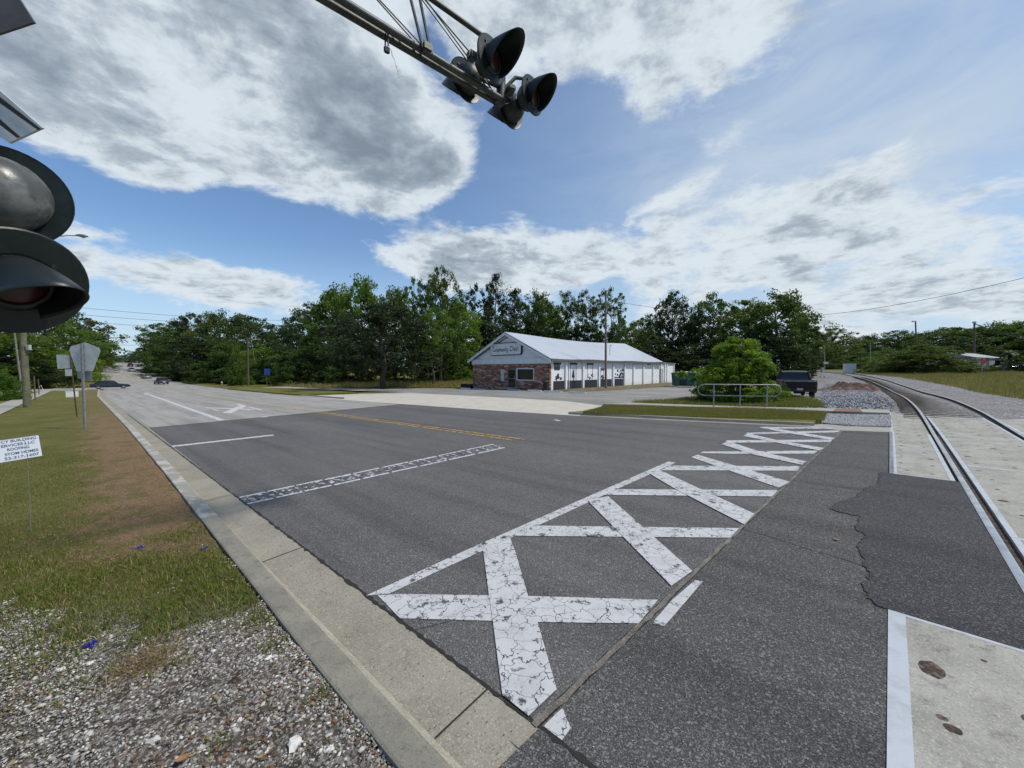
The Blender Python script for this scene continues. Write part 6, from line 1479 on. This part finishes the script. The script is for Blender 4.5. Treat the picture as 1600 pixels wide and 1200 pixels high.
for kind, specs in {
    'oak': [(11, .16, OAK, 250, 50, .017, .060), (12, .20, OAK, 230, 50, .018, .066), (13, .13, OAK, 270, 46, .016, .055), (14, .22, OAK, 210, 54, .018, .066)],
    'tall': [(21, .36, TALL, 130, 52, .014, .050), (22, .30, TALL, 150, 50, .014, .050), (23, .42, TALL, 115, 56, .014, .052)],
    'dense': [(31, .02, DENSE, 330, 44, .018, .062), (32, .03, DENSE, 300, 46, .019, .066)],
    'cedar': [(41, .14, CEDAR, 260, 44, .013, .048), (42, .20, CEDAR, 210, 44, .013, .046)],
    'bush': [(51, .0, [(0, .40), (.15, .50), (.35, .50), (.55, .40), (.75, .30), (.92, .2), (1, .08)], 260, 150, .017, .07), (52, .0, BUSH, 240, 44, .024, .085)]}.items():
    for (sd_, z0_, pf, nt, nl, lf, sp) in specs:
        cm, tips = crown_mesh(sd_, z0_, pf, nt, nl, lf, sp, inner=.30 if kind != 'tall' else .2, bumps=.34 if kind in ('tall', 'cedar', 'bush') else .27)
        tm = trunk_mesh(sd_, tips, z0_, .026 if kind != 'tall' else .020, .82 if kind != 'bush' else .5, 30, 1 if kind not in ('bush',) else 4)
        PROTO.setdefault(kind, []).append((cm, tm))
rt_ = random.Random(77)
DG = (.056, .094, .026); MG = (.088, .148, .027); BG = (.125, .20, .028); VD = (.030, .049, .022); OL = (.080, .105, .032); GR = (.048, .074, .036)
def tree(px_, ytop, wpx, Y, kind, colr, label, cat='tree', group=None, name=None, var=None, rz=None, base=None, depth=None):
    X = (px_-800)/F*Y; b_ = Vector((X, Y, H(X, Y)-.02)); h_ = ztop(px_, ytop, Y)-b_.z; w_ = wpx/F*Y
    X = xat(px_, ytop+ (592-ytop)*.5, Y); b_.x = X
    cm, tm = PROTO[kind][(rt_.randrange(len(PROTO[kind])) if var is None else var)]
    root = empty(name or {'oak': 'oak_tree', 'tall': 'tall_tree', 'dense': 'broadleaf_tree', 'cedar': 'cedar_tree', 'bush': 'shrub'}[kind], b_, rt_.uniform(0, 6.28) if rz is None else rz, label, cat, group)
    root.scale = (w_, w_ if depth is None else depth, h_)
    t_ = bpy.data.objects.new('trunk', tm); COL.objects.link(t_); t_.parent = root
    c_ = bpy.data.objects.new('crown' if kind != 'bush' else 'foliage', cm); COL.objects.link(c_); c_.parent = root
    k_ = rt_.uniform(.88, 1.14); c_.color = (colr[0]*k_, colr[1]*k_, colr[2]*k_, 1)
    return root
g1 = 'trees left of the road'; g2 = 'trees right of the far road'; g3 = 'trees beyond the field'; g4 = 'trees behind the shop'; g5 = 'trees beyond the far rails'
TREES = [
 # left of the road
 (-40, 470, 150, 62, 'oak', MG, 'broad tree cut by the left edge behind the lamp', g1), (22, 520, 100, 72, 'oak', DG, 'dark tree directly behind the wooden street lamp pole', g1),
 (70, 494, 105, 100, 'oak', MG, 'tree just under the black signal head, tallest on the left', g1), (122, 492, 80, 118, 'oak', OL, 'pale olive tree with a ragged top right of the signal head', g1),
 (98, 548, 70, 92, 'dense', BG, 'bright green tree behind the grey sign backs', g1), (134, 512, 44, 150, 'dense', MG, 'dense tree above the sedan at the road edge', g1), (154, 534, 30, 185, 'dense', DG, 'farthest dark tree sloping down to the road on the left', g1),
 (30, 560, 90, 66, 'dense', VD, 'low dark tree behind the parked white car', g1), (128, 560, 60, 135, 'dense', DG, 'low thicket tree beside the road behind the sedan', g1), (166, 552, 24, 230, 'dense', DG, 'small tree at the far bend, left side', g1),
 # right of the far road
 (196, 556, 44, 330, 'dense', GR, 'hazy distant tree in the gap at the end of the road', g2), (218, 548, 34, 300, 'dense', DG, 'distant dark tree closing the road view', g2),
 (254, 515, 54, 200, 'oak', DG, 'first big tree right of the road end', g2), (268, 504, 66, 160, 'oak', DG, 'second big tree right of the road end', g2), (302, 489, 62, 135, 'tall', VD, 'dark tree with a thin ragged top above the cars', g2),
 (283, 520, 70, 140, 'dense', DG, 'dense dark tree above the small white sign', g2), (342, 489, 74, 118, 'oak', OL, 'high olive tree above the slim grey pole', g2), (322, 530, 80, 112, 'dense', VD, 'very dark low tree above the dark blue sign', g2),
 (384, 494, 78, 108, 'oak', DG, 'dark tree above the brown wooden pole', g2), (366, 535, 80, 96, 'dense', DG, 'dense low tree left of the brown wooden pole', g2), (425, 508, 62, 100, 'oak', GR, 'greyish tree between the wooden pole and the big trees', g2),
 (415, 540, 76, 92, 'dense', MG, 'low green tree above the blue sign', g2), (452, 505, 50, 96, 'oak', DG, 'dark tree at the left edge of the big group', g2), (455, 545, 76, 84, 'dense', VD, 'dark low tree at the foot of the big group', g2),
 # the big group
 (487, 478, 78, 78, 'oak', GR, 'leftmost tall tree of the big group', g3), (520, 452, 80, 74, 'oak', MG, 'second tall tree of the big group', g3), (566, 438, 84, 70, 'oak', MG, 'tree with the highest rounded top above the dark tree', g3),
 (510, 520, 90, 68, 'dense', DG, 'dense low tree left of the dark foreground tree', g3), (560, 520, 80, 64, 'dense', DG, 'dense low tree half hidden by the dark foreground tree', g3), (618, 455, 76, 66, 'oak', DG, 'dark tree behind the foreground tree, right side', g3),
 (598, 480, 140, 46.5, 'oak', (.026, .040, .024), 'large dark foreground tree with a thick trunk beside the parking lot', g3), (648, 438, 62, 56, 'tall', MG, 'slender tree standing on two thin trunks', g3),
 (688, 424, 68, 58, 'oak', (.065, .11, .026), 'light green tree with the tallest crown left of the shop', g3), (676, 480, 74, 51, 'tall', MG, 'small tree with a bare trunk at the parking lot edge', g3),
 (712, 470, 70, 64, 'oak', BG, 'bright green tree just left of the shop roof', g3), (655, 530, 90, 70, 'dense', VD, 'dark undergrowth tree behind the bare trunks', g3), (720, 530, 80, 68, 'dense', DG, 'low tree touching the left end of the shop', g3),
 # behind the shop
 (742, 446, 60, 82, 'tall', VD, 'thin dark tree left of the tall cedar', g4), (774, 428, 66, 84, 'cedar', VD, 'tall dark ragged cedar above the shop gable', g4), (806, 452, 70, 84, 'cedar', VD, 'second dark cedar right of the tall one', g4),
 (770, 492, 110, 78, 'dense', VD, 'dark mass of a tree right behind the shop gable', g4), (838, 458, 60, 88, 'oak', DG, 'dark tree above the middle of the shop ridge', g4), (858, 482, 58, 92, 'oak', BG, 'bright green tree glimpsed above the shop ridge', g4),
 (886, 458, 56, 84, 'tall', DG, 'left of three tall trees with bare trunks behind the shop', g4), (918, 456, 52, 82, 'tall', DG, 'middle of three tall trees with bare trunks behind the shop', g4), (956, 452, 60, 78, 'tall', DG, 'right of three tall trees with bare trunks, behind the tall pole', g4),
 (835, 505, 90, 84, 'dense', VD, 'dark low tree behind the centre of the roof', g4), (905, 512, 100, 84, 'dense', VD, 'dark low tree behind the right half of the roof', g4), (985, 508, 76, 90, 'dense', OL, 'low pale tree in the gap behind the shop end', g4),
 (958, 522, 70, 84, 'dense', DG, 'low green tree behind the roof end', g4), (1012, 494, 52, 96, 'oak', DG, 'small dark tree left of the narrow tall one', g4), (1051, 459, 58, 82, 'oak', VD, 'narrow tall dark tree above the dumpster', g4),
 (1035, 528, 90, 76, 'dense', VD, 'dark thicket tree right behind the dumpster', g4), (1112, 463, 72, 76, 'oak', DG, 'rounded tree between the narrow dark tree and the widest one', g4), (1088, 492, 62, 74, 'oak', VD, 'low dark tree left of the bright bush', g4),
 (1165, 470, 84, 68, 'oak', DG, 'left part of the wide trees above the bright bush', g4), (1214, 459, 96, 62, 'oak', DG, 'widest spreading tree above the pickup truck', g4), (1120, 530, 100, 66, 'dense', VD, 'dark thicket behind the bright bush', g4),
 (1190, 525, 100, 60, 'dense', VD, 'dark thicket behind the pickup truck', g4), (1246, 500, 52, 66, 'oak', VD, 'dark tree sloping down above the truck cab', g4), (1236, 545, 50, 58, 'dense', VD, 'low dark shrubby tree left of the truck cab', g4),
 # far right
 (1272, 514, 50, 130, 'oak', OL, 'pale far tree just right of the widest tree', g5), (1300, 513, 56, 150, 'oak', OL, 'pale feathery tree above the far railroad mast', g5), (1290, 545, 80, 150, 'dense', DG, 'low dark tree where the rails disappear', g5),
 (1335, 530, 60, 165, 'dense', GR, 'low hazy tree above the white cabinet', g5), (1360, 524, 52, 170, 'oak', GR, 'rounded hazy tree right of the white cabinet', g5), (1335, 548, 80, 140, 'dense', DG, 'dark hedge-like tree behind the white cabinet', g5),
 (1402, 517, 66, 160, 'oak', DG, 'rounded tree left of the flood lamp pole', g5), (1442, 520, 70, 165, 'oak', GR, 'tree right behind the flood lamp pole', g5), (1390, 545, 70, 145, 'dense', DG, 'low tree behind the orange barrier', g5),
 (1480, 513, 80, 170, 'oak', DG, 'tree on the rise left of the dark pole', g5), (1520, 512, 80, 175, 'oak', DG, 'tree on the rise behind the dark pole', g5), (1560, 505, 86, 175, 'oak', DG, 'tree on the rise above the tin roof', g5),
 (1602, 502, 90, 165, 'oak', DG, 'tree on the rise cut by the right edge', g5), (1500, 540, 90, 160, 'dense', GR, 'low tree behind the left end of the tin roof', g5), (1645, 505, 90, 150, 'oak', DG, 'tree mostly hidden beyond the right edge, only its left fringe in view', g5), (1570, 540, 100, 165, 'dense', DG, 'low tree rising behind the tin roof', g5)]
for (px_, yt, wp, Y, kind, c_, lab, grp) in TREES: tree(px_, yt, wp*1.12, Y, kind, c_, lab, group=grp)
# shrubs
tree(1152, 531, 112, 20.6, 'bush', (.135, .22, .030), 'bright green bush spilling over behind the pipe handrail', 'bush', None, 'bush', 0, 1.0)
SH = [(1440, 541, 118, 60, (.075, .105, .030), 'big rounded shrub left of the white house'), (1482, 560, 46, 61, (.065, .09, .028), 'lower shrub at the right side of the big rounded one'), (1405, 556, 50, 66, (.05, .075, .025), 'small dark shrub at the left side of the big rounded one'),
 (1606, 548, 44, 57, (.045, .08, .022), 'dark shrub cut by the right edge beside the palm'), (300, 572, 60, 112, VD, 'dark shrub behind the small white sign'), (335, 570, 60, 96, DG, 'dark shrub behind the slim grey pole'),
 (368, 566, 60, 84, VD, 'dark shrub left of the brown wooden pole'), (408, 562, 60, 78, DG, 'shrub behind the blue sign'), (440, 568, 50, 74, MG, 'green shrub right of the blue sign'), (372, 543, 34, 70, MG, 'vine covered mound above the brace pole'), (478, 572, 60, 68, DG, 'dark shrub at the left end of the dry field'),
 (520, 578, 60, 66, VD, 'dark shrub beside the cars under the trees'), (690, 580, 70, 62, DG, 'shrub at the back of the field left of the shop'), (728, 574, 40, 60, MG, 'green shrub against the left end of the shop'), (1092, 590, 30, 44, MG, 'weedy shrub right of the dumpster'), (1225, 600, 22, 21.5, OL, 'small weedy shrub beside the truck bumper'),
 (1280, 562, 50, 122, VD, 'dark shrub where the rails vanish'), (1312, 560, 40, 130, DG, 'green shrub left of the white cabinet'), (1352, 558, 44, 130, MG, 'green shrub right of the white cabinet'), (245, 570, 40, 150, VD, 'dark shrub beside the cars parked on the right'), (95, 578, 40, 90, DG, 'dark shrub behind the brown fence'), (62, 582, 26, 72, DG, 'small dark shrub beside the brown fence'), (1102, 608, 30, 21, OL, 'low weeds at the left foot of the bright bush')]
SH += [(1372, 562, 40, 72, (.06, .10, .03), 'green shrub left of the big rounded shrub'), (1500, 566, 30, 64, (.07, .11, .03), 'small green shrub between the big rounded shrub and the white house'), (1548, 571, 26, 60, (.07, .10, .03), 'low scrub in front of the white house wall'), (1398, 572, 36, 62, (.075, .11, .03), 'low scrub at the edge of the gravel right of the rails')]
for (px_, yt, wp, Y, c_, lab) in SH: tree(px_, yt, wp*.86, Y, 'bush', c_, lab, 'shrub', 'shrubs', None, 1)
tree(8, 582, 40, 36, 'bush', (.07, .14, .02), 'clipped round hedge at the left edge', 'hedge', None, 'clipped_hedge', 1)
# palm beside the house
b = Vector((xat(1577, 570, 60), 60, 0)); b.z = H(b.x, b.y); pm = empty('palm_tree', b, 0, 'small palm tree in front of the white house', 'palm tree'); bpy.context.view_layer.update()
hp_ = ztop(1577, 552, 60)-b.z; MB().tube([(0, 0, 0), (.1, 0, hp_*.5), (0, 0, hp_)], [.28, .22, .2], 10).build('trunk', M_BARK, pm, smooth=True)
rr = random.Random(4)
for i in range(26):
    a = i*2.4; el_ = rr.uniform(-.3, 1.1); L_ = rr.uniform(1.1, 1.6); v = []; f = []
    for j in range(8):
        u_ = j/7; x_ = L_*u_*math.cos(el_); z_ = hp_+L_*u_*math.sin(el_)-.9*u_*u_; wd = .26*math.sin(math.pi*min(.97, u_*.85+.1)); v += [(math.cos(a)*x_-math.sin(a)*wd, math.sin(a)*x_+math.cos(a)*wd, z_-.15*wd), (math.cos(a)*x_, math.sin(a)*x_, z_+.05), (math.cos(a)*x_+math.sin(a)*wd, math.sin(a)*x_-math.cos(a)*wd, z_-.15*wd)]
    f = [(3*j+k_, 3*j+k_+1, 3*j+k_+4, 3*j+k_+3) for j in range(7) for k_ in (0, 1)]; o = MB().add(v, f).build('frond', M_LEAF, pm); o.color = (.05, .075, .02, 1)
# cars glimpsed under the trees
car(gv(537, 597.5), R(20), paintm((.02, .025, .035)), 'dark car parked under the trees beyond the field', group='cars parked under the trees')
car(gv(478, 598), R(200), paintm((.30, .33, .36)), 'pale car parked in the shade left of the dark one', group='cars parked under the trees')
# taller grass in the field and rough grass by the rails: real blades, thinning out with distance
def field_blades(pix, N_, h_, w_, name, label, seed, dz=0, wts=(.18, .22, .3, .2, .1)):
    rr = np.random.default_rng(seed); pts = np.array([gp(*p_) for p_ in pix]); lo, hi = pts.min(0), pts.max(0); Q = rr.uniform(lo, hi, (N_*3, 2)); ins = np.zeros(len(Q), bool)
    for (x1, y1), (x2, y2) in zip(pts, np.roll(pts, -1, 0)):
        c_ = ((y1 > Q[:, 1]) != (y2 > Q[:, 1])) & (Q[:, 0] < (x2-x1)*(Q[:, 1]-y1)/(y2-y1+1e-9)+x1); ins ^= c_
    Q = Q[ins][:N_]; N_ = len(Q); z_ = np.array([H(a, b) for a, b in Q])+dz; a = rr.uniform(0, 6.28, N_); hh_ = h_*rr.uniform(.35, 1.3, N_)*(1+.5*np.sin(Q[:, 0]*.7)*np.sin(Q[:, 1]*.9)); l_ = hh_*rr.uniform(-.5, .5, N_)
    P_ = np.column_stack([Q, z_]); V = np.repeat(P_[:, None], 3, 1); V[:, 0, 0] -= np.cos(a)*w_; V[:, 0, 1] -= np.sin(a)*w_; V[:, 1, 0] += np.cos(a)*w_; V[:, 1, 1] += np.sin(a)*w_; V[:, 2, 2] += hh_; V[:, 2, 0] += l_; V[:, 2, 1] += l_*.5
    mass(name, V.reshape(-1, 3), np.arange(N_*3).reshape(-1, 3), [GM[0], GM[1], GM[2], GM[3], GM[4]], np.where(np.sin(Q[:, 0]*1.3+np.sin(Q[:, 1]*.9)*2)+np.sin(Q[:, 1]*1.7+Q[:, 0]*.6)+rr.normal(0, .6, N_) > .5, rr.choice([1, 2, 3], N_), rr.choice(5, N_, p=wts)), label=label, cat='grass')
field_blades([(430, 604), (480, 606.5), (640, 604.5), (742, 605.5), (742, 594), (560, 593), (440, 594)], 60000, .55, .035, 'field_grass', 'tall dry grass of the field left of the shop', 3)
field_blades([(910, 649), (1100, 656.5), (1288, 661), (1292, 649), (1150, 642.0), (950, 636.5)], 110000, .075, .007, 'far_verge_grass', 'short grass between the far kerb and the sidewalk', 4, .095, (.20, .36, .28, .08, .08))
field_blades([(985, 631), (1150, 637), (1290, 640.5), (1270, 630), (1130, 622), (1040, 627.6)], 26000, .16, .012, 'back_verge_grass', 'rough grass behind the far sidewalk', 5, .05, (.35, .3, .2, .05, .1))
field_blades([(1330, 583), (1420, 592), (1500, 606), (1660, 636), (1760, 680), (1800, 620), (1600, 582), (1440, 577)], 150000, .26, .014, 'rail_side_grass', 'dry and green rough grass right of the rails', 6, -.03, (.16, .22, .27, .27, .08))
field_blades([(1195, 628), (1250, 640), (1290, 636), (1255, 622), (1215, 618)], 5000, .2, .012, 'truck_side_weeds', 'thin weeds on the ground behind the truck', 7, .04, (.3, .3, .2, .1, .1))
# grit and pebbles lying on the asphalt, thickest near the joint and the kerb
rr = np.random.default_rng(31); Ng = 1500
s_a = rr.uniform(-7, 4, Ng); pa = rr.uniform(0, 1, Ng)
base0 = np.array([sA.x, sA.y]); dd = np.array([sd.x, sd.y]); nn2 = np.array([sn.x, sn.y])
Q = base0+dd*(pa**1.4*14)[:, None]+nn2*(np.abs(rr.normal(0, .9, Ng))*np.where(rr.random(Ng) < .7, 1, -1))[:, None]
ok = (Q @ np.array([NV.x, NV.y])) > 1.7; Q = Q[ok]; Ng = len(Q); r_ = rr.uniform(.0015, .0055, Ng)
V = base[None]*r_[:, None, None]*np.array([1.3, 1, .7])+np.column_stack([Q, .0215*Q[:, 0]+.002])[:, None]
mass('road_grit', V.reshape(-1, 3), (tri[None]+8*np.arange(Ng)[:, None, None]).reshape(-1, 3), [SM[0], SM[1], SM[2], GM[3]], np.repeat(rr.choice(4, Ng, p=[.25, .4, .25, .1]), len(tri)), label='fine grit scattered on the asphalt near the joint', cat='grit')
